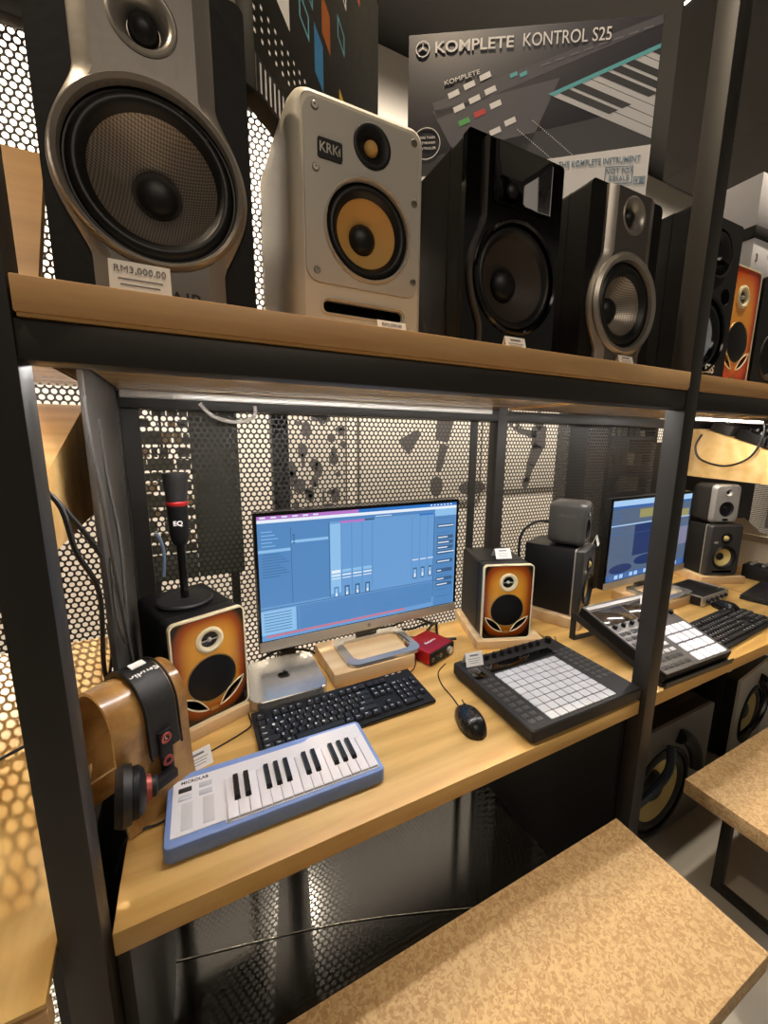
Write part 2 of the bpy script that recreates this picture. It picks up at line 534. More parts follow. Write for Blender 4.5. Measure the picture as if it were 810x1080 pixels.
poster('jumping_figures_poster', 'pale poster with scattered dark jumping legs behind the middle of the perforated panel', 1.05, 1.98, 1.0, 1.90,
       [limb(.13, .42, .16, .58, .05, .07), limb(.11, .22, .15, .40, .022, .035), ('e', .10, .12, .05, .07), limb(-.16, .38, -.04, .48, .06, .02), ('e', .40, .10, .12, .05), limb(.12, .58, .2, .72, .07, .05), ('e', .05, .66, .12, .05)])
rr = random.Random(5)
shp = []
for i in range(60):
    x = rr.uniform(-.17, .17); z = rr.uniform(.05, .8)
    shp.append(('e', x, z, rr.uniform(.008, .035), rr.uniform(.01, .05)))
poster('speckled_print', 'grey speckled abstract print on the corridor wall behind the microphone side of the screen', .60, .97, .95, 1.80, shp, 'cfc8ba')
# column and dark rack between corridor wall and panels
t = thing('corridor_column', 'dark square column behind the perforated panel left of the screen', 'column', (.445, 1.0, 0))
B().box(-.03, .03, -.03, .03, 0, 2.2, bev=.003).build('shaft', STEEL, t)
B().box(-.06, .06, -.06, .06, 0, .012, bev=.002).build('base_plate', STEEL, t)
t = thing('corridor_column', 'dark wide column seen through the right-hand panel beside the dancer poster', 'column', (2.42, 1.3, 0))
B().box(-.09, .09, -.05, .05, 0, 2.2, bev=.003).build('shaft', STEELG, t)
B().box(-.12, .12, -.08, .08, 0, .012, bev=.002).build('base_plate', STEEL, t)
GRN = mat('dark_olive_board', '565a4e', 0.6)
t = thing('display_rack', 'dark olive display rack close behind the panel at the microphone, hung with small goods', 'display rack', (.13, .98, 0))
B().box(.01, .165, -.012, .012, .93, 2.05, bev=.003).build('board', GRN, t)
B().box(-.165, .009, -.012, .012, .93, 1.02, bev=.003).build('lower_board', GRN, t)
for x in (-.162, -.075):
    B().box(x-.004, x+.004, -.004, .004, 1.021, 2.05).build('rail', STEEL, t)
for s in (-1, 1):
    B().box(s*.13-.015, s*.13+.015, -.01, .011, .016, .929).build('leg', STEEL, t)
    B().box(s*.13-.02, s*.13+.02, -.12, .12, 0, .015).build('foot', STEEL, t)
rr = random.Random(11)
CH = [mat('pale_stock', 'b9ad90', .7), mat('tan_stock', '8d7a58', .7), mat('olive_stock', '4e4e40', .7)]
b = B()
z = 1.03
while z < 2.0:
    hh = rr.uniform(.022, .05)
    x = -.165
    while x < -.0:
        w = rr.uniform(.014, .034)
        if rr.random() < .93:
            b.box(x, min(x+w, .008), -.02, -.005, z, z+hh*rr.uniform(.7, 1), rr.choice((2, 2, 2, 1)))
        x += w+rr.choice((.0, .0, .003, .007))
    z += hh+rr.choice((.002, .004, .008))
b.build('small_hanging_stock', CH, t)['kind'] = 'stuff'
t = thing('stock_rack', 'dark rack of small pale goods behind the panel at the second monitor', 'rack', (2.98, 1.35, 0))
for s in (-1, 1):
    B().box(s*.26-.02, s*.26+.02, -.1, .1, 0, 2.1).build('upright', STEEL, t)
B().box(-.26, .26, .08, .1, 0, 2.1).build('back_panel', GRN, t)
for k, z in enumerate((.3, .7, 1.05, 1.25, 1.45, 1.65, 1.85)):
    B().box(-.24, .24, -.1, .08, z, z+.015).build('shelf', STEELG, t)
for z in (1.0655, 1.2655, 1.4655, 1.6655):
    x = -.22
    while x < .15:
        w = rr.uniform(.04, .08)
        bx = B().box(0, w, 0, .10, 0, rr.uniform(.04, .12), bev=.001).build('boxed_stock', rr.choice(CH), loc=(2.98+x, 1.35-.08, z))
        tag(bx, 'small box on the dark rack seen through the panel at the second screen', 'box', 'boxed stock on the corridor rack')
        x += w+.02
t = thing('display_board', 'plain black display board standing behind the far right perforated panel', 'display board', (3.05, .80, 0))
B().box(-.60, .60, -.012, .012, .0, 1.42, bev=.002).build('board', BLACKP, t)
B().box(-.60, -.56, -.15, .15, 0, .02).build('foot', STEEL, t)
B().box(.56, .60, -.15, .15, 0, .02).build('foot', STEEL, t)

# ------------------------------------------------------------------ shelving frame
def perf_mesh(w, z0, z1, p=0.0160, r=0.0060):
    nx = int(w/p); rows = int((z1-z0)/(p*.8660))
    vs = []; fs = []; idx = {}
    def vid(x, z):
        k = (round(x*1e5), round(z*1e5))
        if k not in idx:
            idx[k] = len(vs); vs.append((x, 0, z))
        return idx[k]
    R = p/math.sqrt(3)
    for j in range(rows):
        for i in range(nx):
            cx = (i+.5)*p + (p/2 if j % 2 else 0); cz = z0+(j+.5)*p*.8660
            if cx > w: continue
            out = []
            for k in range(6):
                a = PI/2+k*PI/3; a2 = a+PI/3
                P = (cx+R*math.cos(a), cz+R*math.sin(a)); Q = (cx+R*math.cos(a2), cz+R*math.sin(a2))
                out += [P, ((P[0]+Q[0])/2, (P[1]+Q[1])/2)]
            o = [vid(*q) for q in out]
            n0 = len(vs)
            for k in range(12):
                a = PI/2+k*PI/6
                vs.append((cx+r*math.cos(a), 0, cz+r*math.sin(a)))
            for k in range(12):
                l = (k+1) % 12
                fs.append((o[k], o[l], n0+l, n0+k))
    me = bpy.data.meshes.new('perforated_panel')
    me.from_pydata(vs, [], fs)
    me.materials.append(PERF)
    me.update()
    return me
ZT = 2.24
frame = thing('shelving_frame', 'black steel shelving frame holding the desk, the upper shelf and the perforated back panels', 'shelving', (0, 0, 0))
POSTS = [(-.052, -.007), (XP, XP+.045), (2.36, 2.405)]
for x0, x1 in POSTS:
    B().box(x0, x1, -.012, .030, 0.0, 3.0, bev=.0015).build('post', STEEL, frame)
    B().box(x0, x1, .60, .645, 0.0, ZT, bev=.0015).build('back_post', STEEL, frame)
BAYS = [(-1.25, -.052), (-.007, XP), (XP+.045, 2.36), (2.405, 3.56)]
pm = perf_mesh(1.168, .02, ZT)
for x0, x1 in BAYS:
    o = bpy.data.objects.new('perforated_panel', pm); COL.objects.link(o); o.parent = frame
    o.location = (x1-1.164 if x0 < -1 else x0+.002, .652, 0)
    B().box(x0, x1, .625, .66, ZT, ZT+.04, bev=.0015).build('top_rail', STEEL, frame)
    if x0 > -1: B().box(x0, x1, .60, .645, 1.49, 1.528, bev=.0015).build('back_rail', STEEL, frame)
    B().box(x0, x1, -.010, .030, 1.490, 1.530, bev=.0015).build('front_rail', STEEL, frame)
# panel edge strips beside the middle back post
B().box(1.075, 1.105, .648, .656, .02, ZT).build('panel_edge_strip', STEEL, frame)
B().box(-.007, .03, .640, .648, .02, ZT).build('panel_edge_strip', STEEL, frame)
# divider between the left bay and the middle bay
B().box(-.018, -.009, .285, .598, 0.0, 2.2, bev=.0015).build('divider_panel', STEELG, frame)
# cabinet under the desk
B().box(1.140, 1.156, .032, .60, .03, .71).build('side_panel', BLACKP, frame)
B().box(-.006, .010, .032, .60, .03, .71).build('side_panel', BLACKP, frame)
B().box(.010, 1.140, .0, .60, .01, .03).build('base_panel', GLOSSB, frame)
B().box(1.21, 2.36, .35, .36, .03, .71).build('knee_panel', BLACKP, frame)

def ledbar(x0, x1, y, z, label):
    t = thing('led_light_bar', label, 'light', ((x0+x1)/2, y, z), group=None)
    h = (x1-x0)/2
    B().box(-h, h, -.012, .012, .004, .012).build('housing', ALU, t)
    B().box(-h+.004, h-.004, -.008, .008, -.001, .004, bev=.001).build('diffuser', LEDM, t)
ledbar(.02, 1.14, .185, 1.518, 'slim white light bar under the middle bay shelf, tucked behind the front rail')
ledbar(1.22, 1.80, .185, 1.518, 'slim light bar under the right bay shelf next to the post, behind the front rail')
ledbar(1.87, 2.36, .315, 1.505, 'bright white light bar glowing under the far half of the right bay shelf')
ledbar(-1.2, -.20, .26, 1.517, 'slim light bar under the left bay shelf above the synth ramp')

# upper shelf boards
def board(name, label, cat, x0, x1, y0, y1, z0, z1, m, und=None, group=None):
    t = thing(name, label, cat, (x0, y0, z0))
    B().box(0, x1-x0, 0, y1-y0, .004 if und else 0, z1-z0, bev=.0015).build('board', m, t)
    if und:
        B().box(.002, x1-x0-.002, .002, y1-y0-.002, 0, .004).build('underside', und, t, label='glossy underside of the shelf')
    return t
board('shelf_board', 'oak upper shelf carrying the four big monitors over the desk', 'shelf', -.004, XP-.003, -.016, .598, 1.5305, SH, OAKF, OAKG)
board('shelf_board', 'oak shelf end right of the black post under the small stacked cartons', 'shelf', XP+.048, 2.355, -.012, .598, 1.5305, SH, OAKF, OAKG)
board('shelf_board', 'oak shelf beyond the third post, far right', 'shelf', 2.41, 3.55, -.012, .598, 1.5305, SH, OAKF, OAKG)
board('shelf_board', 'oak shelf of the left bay at the photo edge', 'shelf', -1.25, -.056, -.012, .598, 1.5305, SH, OAKF, OAKG)
# pale lip strip along the back of the soffit
tag(B().box(.0, 1.115, .585, .598, 1.512, 1.5295, bev=.001).build('lip_strip', ALU), 'thin pale metal strip under the back edge of the oak shelf', 'strip')
# worktops
board('desk_worktop', 'oak desk worktop holding the blue keyboard, the computer and the pad controller', 'desk', .0, XP-.004, 0, .598, .712, D, OAK)
board('desk_worktop', 'oak worktop beyond the right post holding the slanted drum controller', 'desk', XP+.047, 2.355, .0, .598, .712, D, OAK)
# sloping table in the left bay
t = thing('sloping_synth_table', 'sloping oak table with the wavy grain at the left edge', 'table', (-.06, -.045, .75))
a = math.atan2(.18, .64)
T = TR((0, 0, 0), rx=a)
B().box(-1.18, 0, 0, .655, -.012, 0, bev=.001, T=T).build('top', wood_mat('oak_ramp', 'cda054', 'ecc67c', 0.35, axis='Y', scale=.8), t)
B().box(-1.18, 0, .001, .02, -.05, -.014, bev=.001).build('front_edge', OAKF, t)
B().box(-1.18, -1.16, .02, .60, -.75, -.03).build('side_panel', BLACKP, t)
B().box(-.02, 0, .08, .60, -.75, -.03).build('side_panel', BLACKP, t)
def ramp(label, x0, x1, endface=True):
    t = thing('display_ramp', label, 'shelf', (x0, 0, 0))
    w = x1-x0
    pts = [(.20, 1.345), (.55, 1.487), (.598, 1.487), (.598, 1.255), (.20, 1.235)]
    B().prism(pts, 'YZ', 0, w).build('plywood_box', wood_mat('ramp_ply', 'd8ab62', 'f0cb8c', .4), t)
    B().box(0, w, .197, .205, 1.336, 1.351).build('front_stop', OAKF, t)
    return t
ramp('yellow plywood ramp above the left table, its end face towards the cables', -1.2, -.062)
r2 = ramp('yellow plywood ramp beyond the third post under the light bar', 2.412, 3.55)
r2.location.z = -.0
# small slanted display at upper left
t = thing('upper_slanted_display', 'tan slanted board on the left upper shelf beside the big silver speaker', 'display', (-.5, .0, 0))
B().prism([(.30, 1.60), (.32, 1.60), (.50, 1.93), (.48, 1.93)], 'YZ', 0, .436).build('board', wood_mat('tan_board', 'a9804e', 'c49a62', .5), t)
B().prism([(.30, SH+.0005), (.59, SH+.0005), (.59, 1.60), (.30, 1.60)], 'YZ', 0, .436).build('base', STEELG, t)

# ------------------------------------------------------------------ loudspeakers
def driver(par, cx, cz, R, rc, rcap, y, conem, capm, surm=RUBBER, depth=.03, ring=None, ringm=None):
    """woofer set into a hole of radius R in a baffle whose front is at y"""
    c = (cx, y, cz)
    if ring:
        B().ring([(R-.001, -.004), (R-.001, .003), (R+ring*.4, .006), (R+ring, .003), (R+ring, -.004)], c, mi=0, seg=48).build('trim_ring', ringm or surm, par)
    w = R-rc
    prof = [(R, -.006)]
    for i in range(9):
        a = PI*i/8
        prof.append((R-.002-(w-.004)*(i/8), -.006+.007*math.sin(a)*min(1, w/.012)))
    prof.append((rc, -.008))
    B().lathe(prof, c, cap=False, seg=48).build('surround', surm, par)
    prof = [(rc+.001, -.008)]
    for i in range(1, 7):
        t = i/6
        prof.append((rc+.001-(rc-rcap*.85)*t, -.008-depth*(t**.85)))
    prof.append((rcap*.8, -.008-depth-.004))
    B().lathe(prof, c, cap0=False, seg=48).build('cone', conem, par)
    prof = []
    zb = -.008-depth+.001
    for i in range(8):
        a = PI/2*i/7
        prof.append((max(rcap*math.cos(a), .0003), zb+rcap*.62*math.sin(a)))
    B().lathe([(rcap, zb-.006)]+prof, c, seg=32).build('dust_cap', capm, par)

def tweeter(par, cx, cz, R, rd, y, wgm, domem, flare=.006, flange=.002):
    c = (cx, y, cz)
    prof = [(R, -.001), (R, flange), (R-.002, flange+.001)]
    for i in range(1, 6):
        t = i/5
        prof.append((R-.002-(R-.002-rd-.002)*t, flange+.001-flare*t*t))
    B().lathe(prof+[(rd+.001, flange-flare-.002)], c, cap0=False, seg=36).build('waveguide', wgm, par)
    zb = flange-flare
    B().lathe([(max(rd*math.cos(PI/2*i/6), .0003), zb+rd*.8*math.sin(PI/2*i/6)) for i in range(7)], c, seg=24).build('dome', domem, par)

def screws(par, pts, y, r=.004):
    for x, z in pts:
        B().lathe([(r, -.001), (r, .0012), (r*.8, .002), (r*.35, .002), (r*.3, .0008), (.0003, .0008)], (x, y, z), seg=14).build('screw', SCREW, par)

def waist(neck, R, zc, z0, z1, cx=0, n=120, k=.022, foot=None):
    """star-shaped outline: ring of radius R round the woofer joined to a narrower neck and foot"""
    foot = foot or neck
    def hw(z):
        a = neck if z > zc else foot
        q = R*R-(z-zc)**2
        c_ = math.sqrt(q) if q > 0 else 0
        h = max(k-abs(a-c_), 0)/k
        return max(a, c_)+h*h*k*.25
    zs = [z0+(z1-z0)*i/(n//2-1) for i in range(n//2)]
    right = [(cx+hw(z), z) for z in zs]
    left = [(cx-hw(z), z) for z in zs[::-1]]
    return right+left

def silver_monitor(name, label, loc, w, h, d, zc, R, Rs, rc, rcap, tz, neck, k, rt=.0165, capoff=0, group=None, word=None):
    t = thing(name, label, 'loudspeaker', loc)
    # cabinet: front frame ring so the drivers can sit in it
    B().plate(rrect(w, h, .012, cx=0, cy=h/2), [circ(Rs+.004, 48, 0, zc), circ(.036*rt/.0165, 32, 0, tz)], 0, .012).build('front_panel', VINYL, t)
    B().prism(rrect(w, h, .012, cx=0, cy=h/2), 'XZ', .05, d).loft([[XZ(p, .011) for p in rrect(w-.002, h-.002, .01, cx=0, cy=h/2)], [XZ(p, .051) for p in rrect(w-.002, h-.002, .01, cx=0, cy=h/2)]], cap0=False, cap1=False).build('cabinet', VINYL, t)
    out = waist(neck, R, zc, .004, h-.004, k=k)
    out1 = waist(neck-.002, R-.001, zc, .005, h-.005, k=k)
    out2 = waist(neck-.020, R-.008, zc, .006, h-.006, k=k)
    wr = .036*rt/.0165
    b = B().plate(out2, [circ(Rs+.002, 48, 0, zc), circ(wr, 32, 0, tz)], -.014, -.013, back=False)
    b.build('silver_baffle', SILVER, t, label='silver waisted baffle')
    b = B().loft([[XZ(p, -.001) for p in out], [XZ(p, -.0065) for p in out], [XZ(p, -.0085) for p in out1], [XZ(p, -.014) for p in out2]], cap0=False, cap1=False)
    b.build('silver_edge_blade', SILVERL, t, label='lighter silver bevelled edge')
    # raised ridge round the woofer
    B().ring([(Rs+.001, -.004), (Rs+.003, .004), (Rs+(R-Rs)*.5, .007), (R-.004, .002), (R-.004, -.004)], (0, -.014, zc), seg=56).build('woofer_ridge', SILVERL, t)
    driver(t, 0, zc, Rs, rc, rcap, -.014, CARBON, RUBBER, depth=.034*R/.1)
    tweeter(t, 0, tz, wr, rt, -.014, SILVERL, RUBBER, flare=.016, flange=.001)
    if word:
        B().text(word, .026, FRONT(.025, -.0145, .02), ext=.0004).build('lettering', INKD, t)
    return t

silver_monitor('studio_monitor', 'big silver waisted studio monitor at the left end of the upper shelf', (.1265, .08, SH), .228, .385, .24, .156, .107, .092, .070, .028, .316, .0735, .03, word='AIR')
silver_monitor('studio_monitor', 'small silver waisted monitor in a black cabinet, rightmost of the four on the middle shelf', (.965, .04, SH), .222, .335, .22, .122, .102, .080, .056, .025, .286, .070, .03, rt=.016)

# white monitor with yellow cones
t = thing('studio_monitor', 'white studio monitor with yellow cones and a slotted port on the upper shelf', 'loudspeaker', (.412, .09, SH))
w, h, d = .226, .346, .25
def sh(s, y, r): return [XZ(p, y) for p in rrect(w-2*s, h-2*s, max(r-s, .004), 8, 0, h/2)]
b = B()
b.loft([sh(.0, d, .012), sh(.0, .10, .020), sh(.0, .028, .030), sh(.003, .014, .030), sh(.009, .005, .030), sh(.016, .0, .030)], cap1=False)
inner = rrect(w-.032, h-.032, .016, 8, 0, h/2)
port = rrect(.138, .017, .007, 5, 0, .050)
b.plate(inner, [port, circ(.0705, 48, .006, .167), circ(.031, 32, .012, .286)], 0.0, .001, back=False)
b.build('cabinet', WHITE, t)
out = rrect(w-.036, h-.105, .020, 8, .0, .203)
B().plate(out, [circ(.0715, 48, .006, .167), circ(.031, 32, .012, .286)], -.003, .001).build('baffle', WHITEB, t)
b = B().loft([[XZ(p, 0) for p in port], [XZ(p, .05) for p in port]], cap0=False, cap1=True)
b.build('port_slot', BGLOSS, t)
b = B().loft([[XZ(p, .0) for p in rrect(.15, .028, .012, 6, 0, .050)], [XZ(p, -.004) for p in rrect(.144, .022, .010, 6, 0, .050)], [XZ(p, .004) for p in rrect(.137, .0165, .007, 6, 0, .050)]], cap0=False, cap1=False)
b.build('port_lip', WHITE, t)
driver(t, .006, .167, .0705, .050, .023, -.003, YELLOW, RUBBER, depth=.022, ring=.0035, ringm=WHITEB)
tweeter(t, .012, .286, .031, .0115, -.003, BLACK, YELLOW, flare=.008)
screws(t, [(-.078, .312), (.085, .312), (-.078, .235), (.087, .226), (-.079, .098), (.087, .108)], -.003, .0055)
b = B().prism(rrect(.038, .026, .003, 3, -.056, .262), 'XZ', -.001, -.005)
bd = b.build('badge', BLACK, t, label='small black badge')
B().text('KRK', .0185, FRONT(-.058, -.0052, .262), bold=.0002, sx=.85).prism([(-.0445, .262), (-.0405, .2685), (-.0405, .2555)], 'XZ', -.005, -.0055).build('badge_lettering', SCREW, bd)

# gloss black monitor
t = thing('studio_monitor', 'gloss black studio monitor with square horn, between the white and the small silver one', 'loudspeaker', (.692, .06, SH))
w, h, d = .222, .346, .28
B().plate(rrect(w, h, .008, cx=0, cy=h/2), [circ(.090, 48, 0, .133), rrect(.134, .095, .01, 4, .004, .290)], 0, .012).build('front_panel', BGLOSS, t)
B().prism(rrect(w, h, .008, cx=0, cy=h/2), 'XZ', .05, d).loft([[XZ(p, .011) for p in rrect(w-.002, h-.002, .01, cx=0, cy=h/2)], [XZ(p, .051) for p in rrect(w-.002, h-.002, .01, cx=0, cy=h/2)]], cap0=False, cap1=False).build('cabinet', BLACK, t)
o1 = waist(.076, .102, .133, .004, h-.006, k=.03); o2 = waist(.0725, .0985, .133, .0075, h-.0095, k=.03)
b = B().plate(o2, [circ(.090, 48, 0, .133), rrect(.13, .092, .008, 4, .004, .290)], -.010, -.009, back=False)
b.loft([[XZ(p, -.0) for p in o1], [XZ(p, -.006) for p in o1], [XZ(p, -.010) for p in o2]], 1, cap0=False, cap1=False)
b.build('waisted_baffle', [BGLOSS, mat('black_edge_highlight', '4a4846', .25)], t)  # bevel coloured lighter than the gloss black: its edge highlight is painted in
b = B()
hr = lambda s, y: [XZ(p, y) for p in rrect(.13*s, .092*s, .008, 4, .004, .290)]
b.loft([hr(1.02, -.0115), hr(1.0, -.0105), hr(.8, .004), hr(.45, .02)], cap0=False)
b.build('horn', BGLOSS, t)
B().lathe([(max(.014*math.cos(PI/2*i/6), .0003), .002+.008*math.sin(PI/2*i/6)) for i in range(7)], (.004, .0195, .288), seg=24).build('tweeter_dome', RUBBER, t)
driver(t, 0, .133, .0895, .070, .029, -.010, PAPERC, RUBBER, depth=.03, ring=.006, ringm=BGLOSS)

# speakers in the right bay, upper shelf
t = thing('studio_monitor', 'dark studio monitor with white lettering and a pale blue cone just right of the post', 'loudspeaker', (1.33, .06, SH))
w, h, d = .235, .385, .33
hole = [circ(.088, 40, -.005, .115), circ(.055, 32, .02, .305), circ(.020, 20, .074, .215)]
B().plate(rrect(w, h, .010, cx=0, cy=h/2), hole, 0, .012).build('front_panel', BLACK, t)
B().prism(rrect(w, h, .01, cx=0, cy=h/2), 'XZ', .04, d).loft([[XZ(p, .011) for p in rrect(w-.002, h-.002, .01, cx=0, cy=h/2)], [XZ(p, .041) for p in rrect(w-.002, h-.002, .01, cx=0, cy=h/2)]], cap0=False, cap1=False).build('cabinet', BLACK, t)
driver(t, -.005, .115, .0875, .058, .02, -.001, mat('pale_blue_cone', 'b9c9dc', .3, .3), mat('pale_blue_cap', 'c9d6e6', .3, .3), BGLOSS, depth=.022, ring=.006, ringm=BGLOSS)
tweeter(t, .02, .305, .055, .015, -.001, BGLOSS, BGLOSS, flare=.018)
B().loft([[XZ(p, 0.0) for p in circ(.02, 20, .074, .215)], [XZ(p, .03) for p in circ(.017, 20, .074, .215)]], cap0=False).build('port', BLACK, t)
B().text('ESS', .030, FRONT(.046, -.0012, .036), bold=.0006).build('lettering', WHITEP, t)

def sunburst(label, loc, rz, w, h, d, colors, plinth=None, tw=.0125):
    t = thing('sunburst_monitor', label, 'loudspeaker', loc, rz)
    sm = sunburst_mat('sunburst_'+colors[0], w, h*1.02, *colors, cz=h*.53)
    R = w*.325; zc = h*.395; zt = h*.765; Rt = w*.185
    sl = lambda s: [(s*w*.20+ (w*.17*math.cos(a)), h*.155+0) for a in ()]
    def swoosh(s):
        pts = []
        for i in range(11):
            a = math.radians(-80+62*i/10); pts.append((s*w*.455*math.cos(a), zc+w*.455*math.sin(a)))
        for i in range(11):
            a = math.radians(-18-62*i/10)
            r = w*.455-w*.125*math.sin(PI*i/10)**.7
            pts.append((s*r*math.cos(a), zc+r*math.sin(a)))
        # cull coincident ends
        q = []
        for p in pts:
            if not q or math.hypot(p[0]-q[-1][0], p[1]-q[-1][1]) > 1e-4: q.append(p)
        if math.hypot(q[0][0]-q[-1][0], q[0][1]-q[-1][1]) < 1e-4: q.pop()
        return q
    holes = [circ(R, 44, 0, zc), circ(Rt*.62, 28, 0, zt), swoosh(1), swoosh(-1)]
    B().plate(rrect(w-.004, h-.004, .012, 6, 0, h/2), holes, -.004, .006).build('baffle', sm, t, label='sunburst lacquer baffle')
    B().loft([[XZ(p, .05) for p in rrect(w-.002, h-.002, .012, 6, 0, h/2)], [XZ(p, d) for p in rrect(w-.002, h-.002, .012, 6, 0, h/2)]]).loft([[XZ(p, .005) for p in rrect(w-.004, h-.004, .012, 6, 0, h/2)], [XZ(p, .051) for p in rrect(w-.004, h-.004, .012, 6, 0, h/2)]], cap0=False, cap1=False).build('cabinet', BLACK, t)
    out, inn = rrect(w, h, .014, 6, 0, h/2), rrect(w-.007, h-.007, .011, 6, 0, h/2)
    B().plate(out, [inn], -.006, .006).build('binding', CREAM, t, label='cream binding strip')
    # grille disc
    B().lathe([(R, -.002), (R*.97, .001), (R*.6, .004), (.0003, .005)], (0, -.004, zc), seg=44).build('woofer_grille', MESHG, t)
    B().ring([(R-.001, -.002), (R, .0015), (R+.002, .0015), (R+.003, -.001)], (0, -.004, zc), seg=48).build('grille_rim', mat('brass_rim', 'b08a4a', .35, .5), t)
    B().ring([(Rt*.60, -.004), (Rt*.62, .0015), (Rt*.8, .004), (Rt*.98, .002), (Rt, -.001)], (0, -.004, zt), seg=40).build('tweeter_ring', CREAM, t, label='cream tweeter ring')
    B().lathe([(Rt*.62, -.004), (Rt*.4, -.008), (.0003, -.008)], (0, -.004, zt), seg=28).ball((0, -.002, zt), tw*.42, tw*.42, tw*.42, 1, u=16, v=10).box(-Rt*.6, Rt*.6, -.005, -.003, zt-.0012, zt+.0012, 1).build('tweeter', [BGLOSS, ALU], t)
    for s in (1, -1):
        q = swoosh(s)
        B().loft([[XZ(p, -.004) for p in q], [XZ(p, .03) for p in q]], cap0=False).build('port_slot', BGLOSS, t)
        B().tube([XZ(p, -.0045) for p in q], .0017, closed=True, smooth=0, seg=6).build('port_trim', CREAM, t)
    B().prism(rrect(w*.11, h*.032, .002, 3, 0, h*.095), 'XZ', -.003, -.0055).build('gold_badge', mat('gold_badge', 'c79b45', .3, .7), t)
    return t
SB = ('140705', 'a2480c', 'e3a030')
SBR = ('8c1408', 'd8501a', 'f0a030')
sunburst('red sunburst monitor on the upper shelf near the right photo edge', (1.550, .09, SH), .0, .164, .32, .2, SBR)
t = thing('studio_monitor', 'plain black monitor on the upper shelf cut off by the right photo edge', 'loudspeaker', (1.775, .09, SH))
w, h, d = .22, .32, .26
B().plate(rrect(w, h, .010, cx=0, cy=h/2), [circ(.075, 36, 0, .11), circ(.03, 28, 0, .235)], 0, .012).build('front_panel', BLACK, t)
B().box(-w/2, w/2, .012, d, 0, h, bev=.004).build('cabinet', BLACK, t)
driver(t, 0, .11, .0745, .058, .022, -.001, PAPERC, RUBBER, depth=.02)
tweeter(t, 0, .235, .03, .012, -.001, BLACK2, RUBBER)

# ------------------------------------------------------------------ boxes on the upper speakers
def lighten_boxes(): pass
t = thing('keyboard_carton', 'dark carton printed with piano keys and large white lettering, standing on the black monitors', 'carton', (.829, .192, 1.9165), -.54)
w, h, d = .505, .332, .11
KB = mat('carton_dark_print', '34333b', .55, spec=.2)
B().box(-w/2, w/2, 0, d, 0, h, bev=.001).build('box', KB, t)
b = B()
F = -.00015
DZ = -.013
LIM = [-.2525, .2525, 0, .332]
def clampb(p): return (min(max(p[0], LIM[0]), LIM[1]), min(max(p[1]+DZ, LIM[2]), LIM[3]))
def q(pts, mi, y=F):
    b.raw([XZ(clampb(p), y) for p in pts], [list(range(len(pts)))], mi)
MK = [mat('print_white', 'f3f1f3', .45), mat('print_grey_violet', '75727c', .45), mat('print_black', '17171b', .4), mat('print_teal', '5fb8c4', .45), mat('print_red', 'cf3a3a', .45), mat('print_green', '58b060', .45), mat('print_key_white', 'cfd0d6', .45), mat('print_mid', '55535c', .45), mat('print_blue_grey', '7d97ad', .45)]
WB = .092
q([(-w/2, 0), (w/2, 0), (w/2, WB+.028), (-w/2, WB-.012)], 0)                       # white bottom band
q([(-w/2, WB-.012), (w/2, WB+.028), (w/2, WB+.10), (-w/2, WB+.02)], 2, F*1.0)         # front edge of the printed keyboard
# keyboard panel in perspective
q([(-.20, .22), (.25, .345), (.252, .33), (-.19, .19)], 7)
q([(-.20, .205), (.06, .25), (.0, .115), (-.13, .09)], 7)
# white and black keys fan
def clip(poly):
    def cut(P, f):
        out = []
        for k in range(len(P)):
            a, c = P[k], P[(k+1) % len(P)]
            fa, fc = f(a), f(c)
            if fa >= 0: out.append(a)
            if (fa >= 0) != (fc >= 0):
                u = fa/(fa-fc); out.append((a[0]+(c[0]-a[0])*u, a[1]+(c[1]-a[1])*u))
        return out
    P = cut(poly, lambda p: .2515-p[0])
    if len(P) > 2: P = cut(P, lambda p: p[1]-(WB+.0105+.079*p[0]+.0))
    if len(P) > 2: P = cut(P, lambda p: .338-p[1])
    return P
A0, A1 = Vector((.038, .222)), Vector((.262, .300))
KD = Vector((.20, -.085))
q(clip([tuple(A0), tuple(A1), tuple(A1+KD*1.6), tuple(A0+KD*1.6)]), 2, F*1.5)
for i in range(9):
    a = A0+(A1-A0)*(i/9); c = A0+(A1-A0)*((i+.93)/9)
    for u0, u1 in ((.0, 1.5),):
        P = clip([tuple(a+KD*u0), tuple(c+KD*u0), tuple(c+KD*u1), tuple(a+KD*u1)])
        if len(P) > 2: q(P, 6, F*2)
for i in (0, 1, 3, 4, 5, 7, 8):
    a = A0+(A1-A0)*((i+.55)/9); c = A0+(A1-A0)*((i+1.25)/9)
    P = clip([tuple(a), tuple(c), tuple(c+KD*.56), tuple(a+KD*.56)])
    if len(P) > 2: q(P, 2, F*3)
P = clip([tuple(A0), tuple(A1), tuple(A1+KD*.05), tuple(A0+KD*.05)])
q(P, 3, F*3.6)
